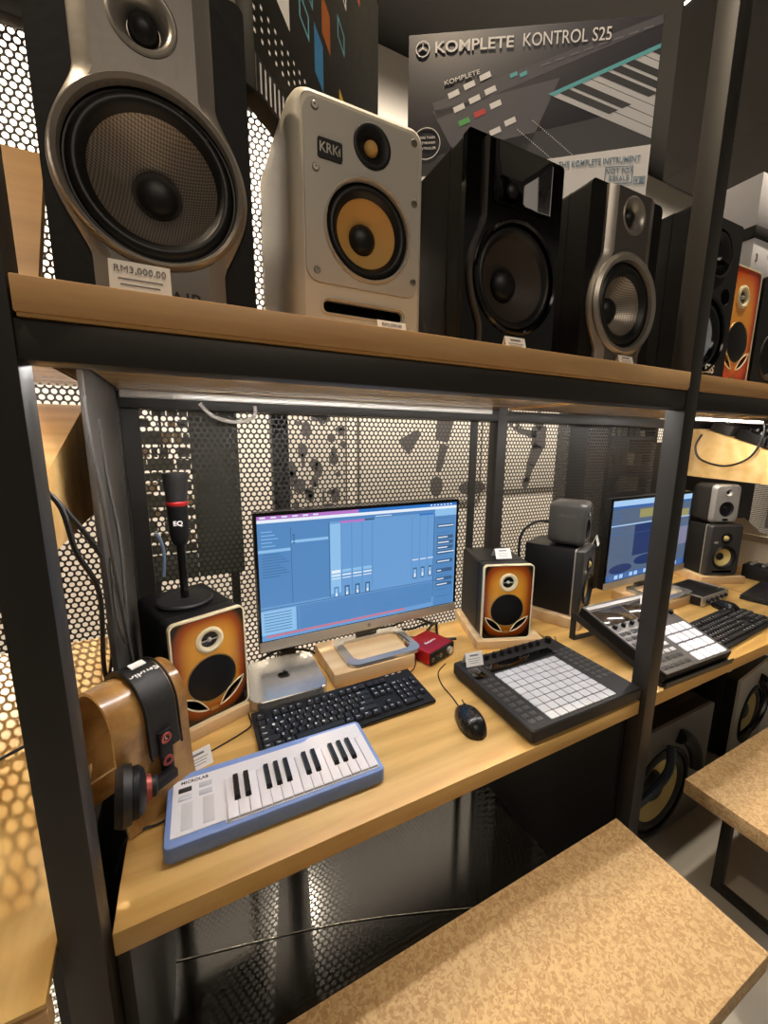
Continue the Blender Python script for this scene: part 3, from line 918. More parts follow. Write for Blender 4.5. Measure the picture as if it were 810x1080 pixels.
# buttons
for r_ in range(3):
    for c_ in range(3):
        x = -.165+.032*c_+.012*r_; z = .225-.026*r_+.014*c_
        mi = 0
        if r_ == 2 and c_ == 0: mi = 5
        if r_ == 2 and c_ == 1: mi = 4
        q([(x, z), (x+.022, z+.008), (x+.018, z+.018), (x-.004, z+.010)], mi, F*3)
for x, z in ((-.075, .152), (-.045, .168)):
    q([(x, z), (x+.022, z+.008), (x+.018, z+.018), (x-.004, z+.010)], 0, F*3)
for x in (-.04, -.02):
    q([(x, .255), (x+.014, .26), (x+.012, .267), (x-.002, .262)], 3, F*3)
for i in range(8):
    x = .02+.028*i
    q([(x, .272+i*.007), (x+.018, .276+i*.007), (x+.018, .279+i*.007), (x, .275+i*.007)], 1, F*3)
for k in range(22):
    x = -.02+.0042*k
    for (dx, dz) in ((0, .16), (.03, .175)):
        q([(x+dx, dz-.0033*k), (x+dx+.002, dz-.0033*k), (x+dx+.002, dz+.0018-.0033*k), (x+dx, dz+.0018-.0033*k)], 0, F*3)
b.build('front_artwork', MK, t)
b = B()
b.text('KOMPLETE', .0285, FRONT(-.199, -.0008, .305), bold=.0004, align='LEFT', sx=1.17)
b.text('KONTROL S25', .033, FRONT(-.020, -.0008, .3055), align='LEFT', sx=.82)
b.ring([(.0125, 0), (.0125, .0006), (.0145, .0006), (.0145, 0)], (-.223, -.0006, .305), seg=28)
for k in range(3):
    a = PI/2+k*2*PI/3
    b.tube([(-.223, -.001, .305), (-.223+.009*math.cos(a), -.001, .305+.009*math.sin(a))], .0012, smooth=0, seg=6)
b.ring([(.029, 0), (.029, .0006), (.0305, .0006), (.0305, 0)], (-.212, -.0006, .132), seg=32)
b.text('MORE THAN', .0065, FRONT(-.212, -.0008, .143)).text('A KEYBOARD', .0065, FRONT(-.212, -.0008, .133)).text('CONTROLLER', .0065, FRONT(-.212, -.0008, .123))
b.text('KOMPLETE', .012, TR((-.14, -.0008, .249), rx=PI/2) @ Matrix.Rotation(.23, 4, 'Z'), sx=1.3)
b.build('white_lettering', MK[0], t)
b = B()
b.text('THE KOMPLETE INSTRUMENT', .0155, TR((.152, -.0006, .080), rx=PI/2) @ Matrix.Rotation(.03, 4, 'Z'), bold=.0001, sx=.8)
b.text('NOT FOR', .013, FRONT(.195, -.0006, .061)).text('RESALE', .013, FRONT(.195, -.0006, .047))
b.plate([(.166, .037), (.222, .037), (.222, .070), (.166, .070)], [[(.1675, .0385), (.2205, .0385), (.2205, .0685), (.1675, .0685)]], -.0008, -.0004)
b.plate([(.225, .035), (.248, .035), (.248, .049), (.225, .049)], [[(.2265, .0365), (.2465, .0365), (.2465, .0475), (.2265, .0475)]], -.0008, -.0004)
b.box(.229, .233, -.001, -.0004, .039, .045).box(.237, .245, -.001, -.0004, .0375, .0465)
b.build('grey_lettering', MK[8], t)

t = thing('pad_controller_carton', 'charcoal carton printed with coloured glowing pads, leaning corner-on behind the white monitor', 'carton', (.265, .148, 1.9155), math.radians(45.5))
LIM = [0, .53, 0, .56]; DZ = 0
w, h, d = .53, .56, .029
GB = mat('carton_charcoal', '2e2e2a', .4, bump=.2, bscale=40)
B().box(0, w, 0, d, .001, h, bev=.001).build('box', GB, t)
b = B()
MC = [mat('print_white', '', .45), mat('pad_blue', '3f86c0', .4), mat('pad_orange', 'b0642c', .4), mat('pad_yellow', 'e3b43c', .4), mat('pad_cyan', '6fb3c9', .4), mat('pad_salmon', 'd86a5a', .4), mat('print_dark', '1c1c1b', .4)]
def pad(x, z, s, mi, fill, ww=.034):
    s *= .75; x *= 1.06
    P_ = [(x, z), (x+ww, z-.012), (x+ww, z-.012+s), (x, z+s)]
    if fill: q(P_, mi)
    else:
        c_ = (sum(p[0] for p in P_)/4, sum(p[1] for p in P_)/4)
        inn = [(c_[0]+(p[0]-c_[0])*.75, c_[1]+(p[1]-c_[1])*.75) for p in P_]
        for i in range(4):
            j = (i+1) % 4
            q([P_[i], P_[j], inn[j], inn[i]], mi)
for x, z, s, mi, f in ((.175, .165, .10, 1, 1), (.205, .25, .085, 2, 1), (.275, .15, .085, 3, 1), (.125, .205, .05, 4, 0), (.14, .265, .04, 4, 0), (.10, .36, .04, 1, 0), (.17, .36, .045, 2, 0), (.215, .375, .06, 1, 1), (.19, .42, .05, 2, 1), (.22, .45, .05, 4, 0), (.04, .44, .05, 4, 0), (.27, .30, .05, 4, 0), (.33, .52, .03, 5, 1), (.35, .46, .03, 5, 1), (.28, .39, .05, 0, 0), (.06, .30, .04, 0, 0)):
    pad(x, z, s, mi, f)
for i in range(9):
    for j in range(4):
        x = .0+.018*i; z = .075+.014*j+.0*i
        q([(x, z), (x+.005, z), (x+.005, z+.005), (x, z+.005)], 0)
q([(.05, .17), (.10, .155), (.10, .20), (.05, .215)], 0)
b.build('front_artwork', MC, t)
b = B().box(.001, w-.001, -.0008, -.0002, .002, .05)
for i in range(10):
    b.box(.01+.012*i, .014+.012*i, -.0012, -.0006, .006, .044, 1)
b.build('lower_keys_print', [MC[6], MK[6]], t)

# cartons at the upper right
def carton(label, loc, rz, w, d, h, m, txt=(), dots=()):
    t = thing('small_carton', label, 'carton', loc, rz)
    B().box(-w/2, w/2, 0, d, 0, h, bev=.001).build('box', m, t)
    if txt or dots:
        b = B()
        for s, size, x, z in txt: b.text(s, size, FRONT(x, -.0006, z))
        for x, z, r in dots: b.box(x-r, x+r, -.0008, -.0001, z-r, z+r)
        b.build('print', INKD, t)
    return t
GW = mat('white_carton', 'dcdbe0', .6)
carton('small white carton lying right of the dark lettered monitor, under the black one', (1.768, .12, 1.890), -.04, .24, .16, .11, GW, [('3', .03, -.095, .06), ('250', .012, -.03, .075)])
carton('flat black carton between two white ones at the upper right edge', (1.775, .115, 2.001), -.05, .27, .17, .030, mat('black_carton', '1a1918', .6))
carton('white printed carton on top of the pile at the upper right edge', (1.780, .118, 2.032), -.05, .27, .17, .135, GW, [('•', .02, -.03, .05)], [(-.055, .05, .006)])

# ------------------------------------------------------------------ desk: stands, speakers, microphone
def block(label, loc, rz, w, d, h, name='wooden_plinth'):
    return tag(B().box(-w/2, w/2, 0, d, 0, h, bev=.0015).build(name, PLY, loc=loc, rot=(0, 0, rz)), label, 'plinth')
block('pale plywood plinth under the left sunburst speaker', (.142, .352, D), .354, .185, .26, .029)
block('pale plywood plinth under the right sunburst speaker at the pad controller', (1.036, .348, D), -.346, .225, .26, .029)
sunburst('sunburst speaker left of the screen with a microphone standing on it', (.149, .369, D+.0295), .354, .1665, .252, .215, SB)
sunburst('sunburst speaker right of the screen with a price card on top', (1.028, .368, D+.0295), -.346, .1665, .252, .215, SB)
ZS = D+.0295+.252
# microphone
t = thing('studio_microphone', 'black flared studio microphone with a red ring on a round desk stand', 'microphone', (.105, .468, ZS))
B().lathe([(.060, 0), (.062, .003), (.062, .007), (.058, .011), (.040, .0125), (.0003, .0125)], axis='Z', seg=48).build('base', BLACK2, t)
B().lathe([(.0095, .011), (.0095, .145)], axis='Z', seg=20).build('pole', BGLOSS, t)
B().lathe([(.0110, .140), (.0165, .146), (.0195, .156), (.0205, .165), (.0215, .235)], axis='Z', seg=36).build('body', BLACK, t)
B().lathe([(.0222, .234), (.0235, .236), (.0235, .242), (.0225, .244)], axis='Z', seg=36).build('ring', mat('red_ring', 'c22a2c', .35, .3), t, label='red ring')
B().lathe([(.0222, .243), (.0232, .262), (.0255, .290), (.0265, .305), (.0255, .3085), (.0003, .3095)], axis='Z', seg=40).build('grille', mat('fine_black_grille', '1d1c1c', .6, bump=.6, bscale=1200), t)
B().text('EQ', .015, TR((-.001, -.0219, .195), rx=PI/2), bold=.0004).build('lettering', WHITEP, t)

# headphone stand: bent veneer arch; local x = axis of the arch, local y = span
t = thing('headphone_stand', 'bent walnut veneer headphone stand at the left end of the desk', 'stand', (.018, .240, D), math.radians(36))
prof = [(.062, .012), (.0655, .004), (.060, .0), (.052, .004), (.052, .02)]
arch = []
arch += [(-.074, .003), (-.066, .026), (-.0595, .07), (-.0575, .13)]
for i in range(13):
    a = PI-PI*i/12
    arch.append((.0575*math.cos(a), .182+.062*math.sin(a)))
arch += [(.0575, .13), (.0575, .06), (.0565, .03), (.054, .012), (.047, .006), (.041, .012), (.0405, .03), (.041, .055)]
def offset(pts, th):
    L_, R_ = [], []
    for i, p in enumerate(pts):
        a = Vector(pts[max(i-1, 0)]); c = Vector(pts[min(i+1, len(pts)-1)])
        d_ = (c-a).normalized(); n = Vector((-d_.y, d_.x))
        L_.append((p[0]+n.x*th, p[1]+n.y*th)); R_.append((p[0]-n.x*th, p[1]-n.y*th))
    return L_, R_
def strip(b, pts, th, x0, x1, mi=0, me=1):
    Lp, Rp = offset(pts, th)
    n = len(pts)
    vs = [YZ(p, x) for x in (x0, x1) for p in Lp] + [YZ(p, x) for x in (x0, x1) for p in Rp]
    fs = []; ms = []
    for i in range(n-1):
        b.raw([YZ(Lp[i], x0), YZ(Lp[i+1], x0), YZ(Lp[i+1], x1), YZ(Lp[i], x1)], [[0, 1, 2, 3]], mi)
        b.raw([YZ(Rp[i], x0), YZ(Rp[i], x1), YZ(Rp[i+1], x1), YZ(Rp[i+1], x0)], [[0, 1, 2, 3]], mi)
        for x in (x0, x1):
            b.raw([YZ(Lp[i], x), YZ(Lp[i+1], x), YZ(Rp[i+1], x), YZ(Rp[i], x)], [[0, 1, 2, 3]], me)
    for i in (0, n-1):
        b.raw([YZ(Lp[i], x0), YZ(Lp[i], x1), YZ(Rp[i], x1), YZ(Rp[i], x0)], [[0, 1, 2, 3]], me)
def refine(pts, k=4):
    Q = []
    n = len(pts)
    for i in range(n-1):
        p0, p1, p2, p3 = [Vector(pts[j]) for j in (max(i-1, 0), i, i+1, min(i+2, n-1))]
        for m in range(k):
            u = m/k
            Q.append(tuple(0.5*((2*p1)+(p2-p0)*u+(2*p0-5*p1+4*p2-p3)*u*u+(3*p1-p0-3*p2+p3)*u**3)))
    Q.append(pts[-1])
    return Q
def build_merged(b, name, mats, parent, angle=40, label=None):
    me = b.mesh(name, mats, angle)
    bm = bmesh.new(); bm.from_mesh(me)
    bmesh.ops.remove_doubles(bm, verts=bm.verts[:], dist=1e-5)
    bmesh.ops.recalc_face_normals(bm, faces=bm.faces[:])
    bm.to_mesh(me); bm.free()
    me.shade_smooth(); me.set_sharp_from_angle(angle=math.radians(angle))
    o = bpy.data.objects.new(name, me); COL.objects.link(o); o.parent = parent
    if label: o['label'] = label
    return o
b = B(); strip(b, [(y, z+.0) for y, z in refine(arch)], .0030, -.070, .060)
build_merged(b, 'veneer_arch', [STANDW, STANDE], t)

# headphones over the arch
t = thing('headphones', 'black studio headphones with rose rings hung over the wooden stand', 'headphones', (.018, .240, D), math.radians(36))
band = []
for i in range(17):
    a = math.radians(200-220*i/16)
    band.append((.0640*math.cos(a), .128+.0530*math.sin(a)))
band = [(-.066, .085)]+band[1:-1]+[(-.0, 0)]
band = [(-.0680, .115), (-.0655, .15)]
for i in range(13):
    a = PI-PI*i/12
    band.append((.0640*math.cos(a), .183+.0690*math.sin(a)))
band += [(-.0, 0)]
band = band[:-1]+[(.0655, .15), (.0680, .115)]
b = B(); strip(b, refine(band), .0030, -.020, .034, 0, 0)
build_merged(b, 'headband', [LEATHER], t)
for x in (-.026, .044):
    off = [(y*1.04, .183+(z-.183)*1.06) for y, z in band]
    B().tube([YZ(p, x*.8+.002) for p in refine(off, 2)], .0022, smooth=0).build('wire_arch', RUBBER, t)
# lettering on the band top (reads from behind, like the real one)
lt = B()
LTT = TR((.008, -.020, .2515), rx=math.radians(14))
lt.text('Studio', .021, LTT @ Matrix.Rotation(PI, 4, 'Z'), bold=.0005)
lt.box(-.010, .016, .016, .030, -.001, .0012, T=LTT)
lt.build('lettering', WHITEP, t)
for s in (1, -1):
    y = s*.0735
    B().box(-.006, .018, min(y, y-s*.005), max(y, y-s*.005), .070, .155, bev=.002).build('slider', BLACK, t)
    for z in (.141, .096):
        T = TR((.006, y, z), rz=0 if s < 0 else PI)
        B().ring([(.0050, -.001), (.0050, .003), (.0095, .003), (.0095, -.001)], seg=24, T=T).lathe([(.005, -.001), (.005, .0015), (.0003, .0015)], seg=20, mi=1, T=T).build('ring', [COPPER, BLACK], t, label='rose coloured ring')
    B().text('L' if s < 0 else 'R', .008, TR((.006, y+s*.0016, .141), rz=0 if s < 0 else PI) @ Matrix.Rotation(PI/2, 4, 'X'), bold=.0003).build('side_letter', WHITEP, t)
    # cup axis: outward from the arch, the front one turned towards the desk
    T = TR((-.072, -.100, .108), rz=math.radians(62)) if s < 0 else TR((.012, .080, .050), rz=PI)
    T = T @ Matrix.Rotation(.10, 4, 'X')
    B().lathe([(.030, -.004), (.038, .002), (.038, .010), (.030, .018), (.014, .022), (.0003, .022)], T=T, seg=40).build('ear_cup', BLACK, t)
    pf = [(.024, -.004), (.028, -.020), (.040, -.022), (.0455, -.011), (.042, .001)]
    B().ring(pf, T=T, seg=40).build('ear_pad', LEATHER, t)
    B().ring([(.014, .018), (.014, .0275), (.0195, .0275), (.0195, .018)], T=T, seg=32).build('cup_ring', COPPER, t, label='rose coloured cup ring')
    B().lathe([(.016, .020), (.0155, .034), (.012, .037), (.0003, .037)], T=T, seg=28).build('cup_cap', BLACK2, t)
    B().box(-.030, .012, min(y, y+s*.018), max(y, y+s*.018), .066, .082, bev=.0015).build('yoke', BLACK, t)

# monitor
def screen_unit(name, label, loc, rz, w, h, z0, ui, stand):
    t = thing(name, label, 'monitor', loc, rz)
    B().box(-w/2, w/2, .001, .030, z0, z0+h, bev=.004).build('housing', BLACK, t)
    B().box(-w/2, w/2, -.004, .002, z0, z0+.030, bev=.001).build('chin', mat('champagne_chin', 'b9b1a2', .35, .4), t)
    B().plate([(-w/2, z0+.030), (w/2, z0+.030), (w/2, z0+h), (-w/2, z0+h)], [[(-w/2+.007, z0+.031), (w/2-.007, z0+.031), (w/2-.007, z0+h-.010), (-w/2+.007, z0+h-.010)]], -.003, .001).build('bezel', BGLOSS, t)
    ui(t, -w/2+.007, w/2-.007, z0+.031, z0+h-.010)
    stand(t)
    return t
def em(name, col, s=1.0):
    m = mat('screen_'+name, '050505', .25, emit=None)
    b_ = m.node_tree.nodes['Principled BSDF']
    b_.inputs['Emission Color'].default_value = lin(col)
    b_.inputs['Emission Strength'].default_value = s
    return m
EMS = [em('base_blue', '6a9dd3'), em('pale_blue', '8fc0ea'), em('panel_blue', '5588bf'), em('white', 'e6f0fa'), em('magenta', 'b678c8'), em('line', '436f9c'), em('pink', 'c9788c'), em('label_navy', '3d5f86'), em('deep_blue', '2f74c4')]
def ui_daw(t, x0, x1, z0, z1):
    W_, H_ = x1-x0, z1-z0
    b = B()
    def R_(u0, u1, v0, v1, mi, k=1):
        y = -.0003*k
        b.raw([(x0+W_*u0, y, z1-H_*v0), (x0+W_*u1, y, z1-H_*v0), (x0+W_*u1, y, z1-H_*v1), (x0+W_*u0, y, z1-H_*v1)], [[0, 1, 2, 3]], mi)
    R_(0, 1, 0, 1, 0, 0)
    R_(0, .45, 0, .03, 4); R_(.45, 1, 0, .03, 8)
    R_(0, 1, .03, .055, 3)
    R_(0, 1, .055, .085, 2)
    for k in range(6): R_(.012+.045*k, .035+.045*k, .009, .02, 3, 2)
    for k in range(7): R_(.84+.02*k, .85+.02*k, .009, .02, 3, 2)
    R_(0, .305, .085, .72, 2)
    R_(.136, .139, .10, .72, 5, 2); R_(.305, .310, .085, .73, 5, 2)
    R_(0, .135, .262, .285, 1, 2); R_(.14, .303, .205, .228, 1, 2)
    for k in range(5): R_(.015, .06+.012*(k % 3), .12+.028*k, .126+.028*k, 1, 2)
    for k in range(9): R_(.015, .09+.012*(k % 4), .30+.022*k, .306+.022*k, 5, 2)
    for k in range(4): R_(.145, .155, .16+.02*k, .17+.02*k, 7, 3)
    R_(.36, .48, .085, .105, 4, 2); R_(.775, .86, .085, .10, 8, 2)
    R_(.48, .53, .085, .10, 7, 2); R_(.535, .62, .07, .075, 3, 2)
    R_(.312, .362, .105, .70, 1, 2)
    for k in range(5):
        x = .362+.052*k
        if k < 4: R_(x, x+.0015, .105, .70, 5, 3)
    for k in range(4):
        x = .314+.052*k
        R_(x+.002, x+.045, .50, .525, 1 if k else 3, 3); R_(x+.002, x+.045, .54, .552, 3, 3); R_(x+.002, x+.045, .57, .577, 3, 3)
        R_(x+.012, x+.036, .645, .735, 7 if k else 2, 3); R_(x+.018, x+.030, .66, .73, 1, 4); R_(x+.019, x+.028, .70, .725, 3, 5)
    for k in range(3):
        x = .735+.045*k
        R_(x, x+.0012, .105, .70, 5, 3)
        R_(x+.004, x+.04, .505, .513, 3, 3)
        R_(x+.010, x+.032, .585, .69, 7, 3); R_(x+.014, x+.027, .60, .68, 1, 4); R_(x+.016, x+.025, .64, .672, 3, 5)
    R_(0, 1, .735, .742, 5, 3)
    R_(0, .150, .752, .95, 1, 2); R_(.150, .163, .75, .955, 2, 3); R_(.165, .86, .75, .955, 2, 2)
    for k in range(7): R_(.012, .13, .775+.024*k, .781+.024*k, 5, 3)
    R_(.02, .70, .957, .975, 6, 3)
    R_(.862, .868, .09, .90, 5, 3)
    R_(.868, 1, .055, .12, 1, 2)
    R_(.87, .995, .12, 1.0, 2, 2)
    for v, l in ((.20, .11), (.31, .07), (.36, .08), (.41, .07), (.455, .12), (.545, .09), (.635, .03), (.72, .05), (.775, .075)):
        R_(.884, .985, v, v+.034, 7, 3); R_(.89, .89+l*.85, v+.012, v+.022, 3, 4)
    for k in range(12): R_(.884, .96, .14+.07*k, .144+.07*k, 5, 3)
    b.build('screen', EMS, t, label='lit screen showing a blue audio session')
def stand_ring(t):
    z = .0405
    out = rrect(.235, .165, .03, 8, .0, -.055); inn = rrect(.185, .118, .022, 8, .0, -.055)
    B().plate(out, [inn], z, z+.011, plane='XY').build('base_ring', mat('satin_silver_base', 'c9c6be', .16, .7), t)
    B().box(-.035, .035, .012, .030, z+.005, .25, bev=.002).build('neck', mat('dark_neck', '4a4640', .4, .3), t)
t = screen_unit('computer_monitor', 'wide monitor showing a blue audio session in the middle of the desk', (.611, .530, D), .018, .668, .398, .077, ui_daw, stand_ring)
mb = B().lathe([(.006, 0), (.006, .0006), (.0003, .0006)], (0, -.004, .077+.015), seg=24)
mb.build('maker_badge', mat('badge_grey', '8d877c', .4, .5), t)
block('pale plywood plinth under the monitor stand, between the silver computer and the red box', (.575, .388, D), .012, .25, .19, .040)

# small computer
t = thing('mini_computer', 'flat silver mini computer with a black fruit logo at the left behind the keyboard', 'computer', (.229+.0985, .36+.0985, D), 0.0)
b = B()
pr = rrect(.197, .197, .032, 8)
def inset(k): return [(p[0]*k, p[1]*k) for p in pr]
b.loft([[XY(p, .002) for p in inset(.93)], [XY(p, .004) for p in pr], [XY(p, .034) for p in pr], [XY(p, .036) for p in inset(.985)]])
b.build('case', ALUB, t)
B().loft([[XY(p, 0) for p in inset(.86)], [XY(p, .0025) for p in inset(.86)]]).build('foot', BLACK, t)
ap = [(0, .0085), (.004, .0105), (.0085, .0105), (.0125, .0080), (.0105, .0045), (.0100, .0010), (.0115, -.0030), (.0140, -.0050), (.0115, -.0110), (.0075, -.0145), (.0040, -.0140), (0, -.0128),
      (-.0040, -.0140), (-.0075, -.0145), (-.0120, -.0100), (-.0145, -.0030), (-.0140, .0040), (-.0105, .0092), (-.0060, .0108), (-.0030, .0098)]
lf = [(.0005, .0112), (.0012, .0150), (.0040, .0180), (.0066, .0190), (.0062, .0155), (.0036, .0122)]
B().prism([(p[0]*1.15, p[1]*1.15) for p in ap], 'XY', .0355, .0363).prism([(p[0]*1.15, p[1]*1.15) for p in lf], 'XY', .0355, .0363).build('logo', BGLOSS, t, label='black fruit-shaped logo')

# red audio interface
t = thing('audio_interface', 'small red audio interface with a black front on the desk right of the monitor stand', 'audio interface', (.738, .363, D), .33)
w, d, h = .118, .105, .045
B().prism(rrect(w, h-.003, .005, 4, w/2, h/2+.0015), 'XZ', .004, d).build('case', RED, t)
B().prism(rrect(w-.003, h-.006, .004, 4, w/2, h/2+.0015), 'XZ', .0045, 0).build('front_panel', BLACK, t)
for x, r in ((.030, .006), (.092, .012)):
    B().lathe([(r, 0), (r, .008), (r*.85, .0095), (.0003, .0095)], (x, 0, .024), seg=24).build('knob', ALU if r > .01 else BLACK2, t)
for x in (.012, .050):
    B().ring([(.0035, 0), (.0035, .002), (.0065, .002), (.0065, 0)], (x, 0, .022), seg=20).build('socket', SCREW, t)
b = B().text('Focusrite', .013, TR((.06, .05, h+.0003)), bold=.0002)
b.build('lettering', WHITEP, t)
for x in (.015, .103):
    for y in (.02, .09):
        B().lathe([(.006, 0), (.006, .003)], (x, y, 0), axis='Z', seg=12).build('foot', RUBBER, t)

# ------------------------------------------------------------------ computer keyboards
KEYS = []
def row(z, items, x=0.0):
    for it in items:
        if isinstance(it, (int, float)): x += it; continue
        lab, wd = it if isinstance(it, tuple) else (it, 1)
        KEYS.append((x, z, wd, lab)); x += wd
row(5.25, ['Esc', 1, 'F1', 'F2', 'F3', 'F4', .5, 'F5', 'F6', 'F7', 'F8', .5, 'F9', 'F10', 'F11', 'F12', .25, 'Prt', 'Scr', 'Brk'])
row(4, list('`1234567890-=')+[('Back', 2), .25, 'Ins', 'Hm', 'PU', .25, 'Num', '/', '*', '-'])
row(3, [('Tab', 1.5)]+list('QWERTYUIOP[]')+[('\\', 1.5), .25, 'Del', 'End', 'PD', .25, '7', '8', '9', '+'])
row(2, [('Caps', 1.75)]+list("ASDFGHJKL;'")+[('Enter', 2.25), 3.5, '4', '5', '6'])
row(1, [('Shift', 2.25)]+list('ZXCVBNM,./')+[('Shift', 2.75), 1.25, 'Up', 1.25, '1', '2', '3', 'Ent'])
row(0, [('Ctrl', 1.25), ('Win', 1.25), ('Alt', 1.25), ('', 6.25), ('Alt', 1.25), ('Win', 1.25), ('Mn', 1.25), ('Ctrl', 1.25), .25, 'Lt', 'Dn', 'Rt', .25, ('0', 2), '.'])
KMESH = {}
KMAT = [mat('key_plastic', '17171a', .42), WHITEP]
def key_mesh(lab, wd, u, detail):
    k = (lab, wd, detail)
    if k in KMESH: return KMESH[k]
    b = B()
    w = wd*u-.0022; d = u-.0022
    o = rrect(w, d, .0015, 2); i_ = rrect(w-.004, d-.004, .0015, 2)
    b.loft([[XY(p, 0) for p in o], [XY(p, .0035) for p in o], [XY((p[0], p[1]+.0004), .0068) for p in i_]], cap0=False)
    if lab:
        s = .0072 if len(lab) == 1 else .0046
        b.text(lab, s, TR((-w/2+.0045+(.0 if len(lab) == 1 else .0012), .0022, .0070)), mi=1, ext=.0001, bold=.00012, align='CENTER' if len(lab) == 1 else 'LEFT')
    KMESH[k] = b.mesh('key', KMAT)
    return KMESH[k]
def keyboard(label, loc, rz, w=.434, d=.144):
    t = thing('computer_keyboard', label, 'keyboard', loc, rz)
    u = (w-.014)/22.5
    b = B()
    pr = [(0, 0), (w, 0), (w, d), (0, d)]
    b.prism([(0, .003), (0, .010), (d, .018), (d, .006), (d*.5, .003)], 'YZ', 0, w)
    b.build('case', BLACK, t)
    B().box(.003, w-.003, -.002, .003, .001, .009, bev=.001).build('front_lip', BGLOSS, t)
    for x in (.03, w-.03):
        B().box(x-.012, x+.012, d-.02, d-.008, 0, .007).build('foot', RUBBER, t)
        B().box(x-.012, x+.012, .008, .016, 0, .004).build('foot', RUBBER, t)
    sl = .008/d
    rest = B()
    order = sorted(range(len(KEYS)), key=lambda i: KEYS[i][1])
    for n, i in enumerate(order):
        x, z, wd, lab = KEYS[i]
        px = .007+(x+wd/2)*u; py = .012+(z+.5)*u
        pz = .0098+sl*py
        if n < 100:
            o = bpy.data.objects.new('key', key_mesh(lab, wd, u, 1)); COL.objects.link(o)
            o.parent = t; o.location = (px, py, pz); o.rotation_euler = (math.atan(sl), 0, 0)
        else:
            rest.box(px-wd*u/2+.001, px+wd*u/2-.001, py-u/2+.001, py+u/2-.001, pz, pz+.0065, bev=.001)
    if rest.v:
        o = rest.build('keys', KMAT[0], t); o['kind'] = 'stuff'
    b = B()
    for k in range(3): b.box(w-.075+.02*k, w-.066+.02*k, d-.006, d-.004, .0176, .0181)
    b.build('indicator_lights', WHITEP, t)
    return t
keyboard('black computer keyboard in front of the silver mini computer and the monitor', (.230, .213, D), .017)
keyboard('black computer keyboard on the right bay worktop, partly cut by the photo edge', (1.655, .035, D), .06)

# mouse
def mouse(label, loc, rz):
    t = thing('computer_mouse', label, 'mouse', loc, rz)
    loops = []
    for i in range(15):
        s = -1+2*i/14
        y = .056*s
        wv = .031*(max(1-abs(s)**2.6, 0)**.5)*(1-.08*s)
        hv = .036*(max(1-abs(s)**2.4, 0)**.55)*(1-.22*s)
        if abs(s) > .999: wv, hv = .006, .006
        loops.append([Vector((wv*math.copysign(abs(math.cos(a))**.8, math.cos(a)), y, max(.002, .002+hv*max(math.sin(a), 0)**.8) if math.sin(a) > 0 else .001)) for a in [2*PI*k/28 for k in range(28)]])
    B().loft(loops).build('shell', mat('satin_black_shell', '151515', .28), t)
    B().box(-.0006, .0006, .010, .050, .026, .0302).build('button_seam', BGLOSS, t)
    B().lathe([(.007, -.003), (.0085, -.002), (.0085, .002), (.007, .003)], (0, .030, .0235), axis='X', seg=20).build('scroll_wheel', BLACK2, t)
    return t
mouse('black computer mouse on the oak desk between the red interface and the pad controller', (.696, .122, D), math.radians(-14))
mouse('black mouse at the right photo edge beside the second keyboard', (2.05, .21, D), math.radians(-20))

# ------------------------------------------------------------------ small blue MIDI keyboard
t = thing('midi_keyboard', 'small white MIDI keyboard in a periwinkle blue sleeve at the desk front', 'MIDI keyboard', (.058, .066, D), -.012)
w, d, h = .385, .152, .030
b = B()
pr = rrect(w, d, .012, 6, w/2, d/2)
def ins2(e): return rrect(w-2*e, d-2*e, max(.012-e, .004), 6, w/2, d/2)
b.loft([[XY(p, .0) for p in ins2(.003)], [XY(p, .003) for p in ins2(0)], [XY(p, h-.004) for p in ins2(0)], [XY(p, h-.001) for p in ins2(.0015)], [XY(p, h) for p in ins2(.004)]])
b.build('sleeve', BLUE, t)
top = [(.010, .012), (.098, .012), (.098, .006), (w-.008, .006), (w-.008, d-.012), (.262, d-.012), (.25, d-.024), (.245, d-.026), (.010, d-.026)]
top = [(.010, .016), (.094, .016), (.094, .008), (w-.009, .008), (w-.009, d-.010), (.268, d-.010), (.258, d-.016), (.250, d-.018), (.010, d-.018)]
B().prism(top, 'XY', h-.002, h+.0015).build('top_panel', mat('white_panel', 'e6e3e4', .4), t)
kx0, kx1 = .097, w-.011
kw = (kx1-kx0)/15
for i in range(15):
    b = B().box(kx0+kw*i+.0006, kx0+kw*(i+1)-.0006, .010, .098, h+.001, h+.006, bev=.0009)
    b.build('white_key', KEYW, t)
for i in (0, 1, 3, 4, 5, 7, 8, 10, 11, 12):
    x = kx0+kw*(i+1)
    b = B().loft([[XY(p, h+.005) for p in rrect(.0105, .056, .001, 2, x, .070)], [XY((p[0], p[1]), h+.0125) for p in rrect(.0085, .050, .001, 2, x, .0715)]])
    b.build('black_key', KEYB, t)
for k, (x, y, m_) in enumerate(((.030, .108, KEYB), (.064, .108, PADM), (.030, .090, PADM), (.064, .090, PADM))):
    B().box(x-.011, x+.011, y-.005, y+.005, h+.001, h+.0032, bev=.001).build('button', m_, t)
for x in (.034, .068):
    B().box(x-.009, x+.009, .024, .078, h+.0014, h+.0022, bev=.0004).build('touch_strip', mat('touch_strip', 'd3d0cf', .3), t)
b = B().text('MICROLAB', .0095, TR((.046, .125, h+.0016)), bold=.00015)
b.build('lettering', INKD, t)

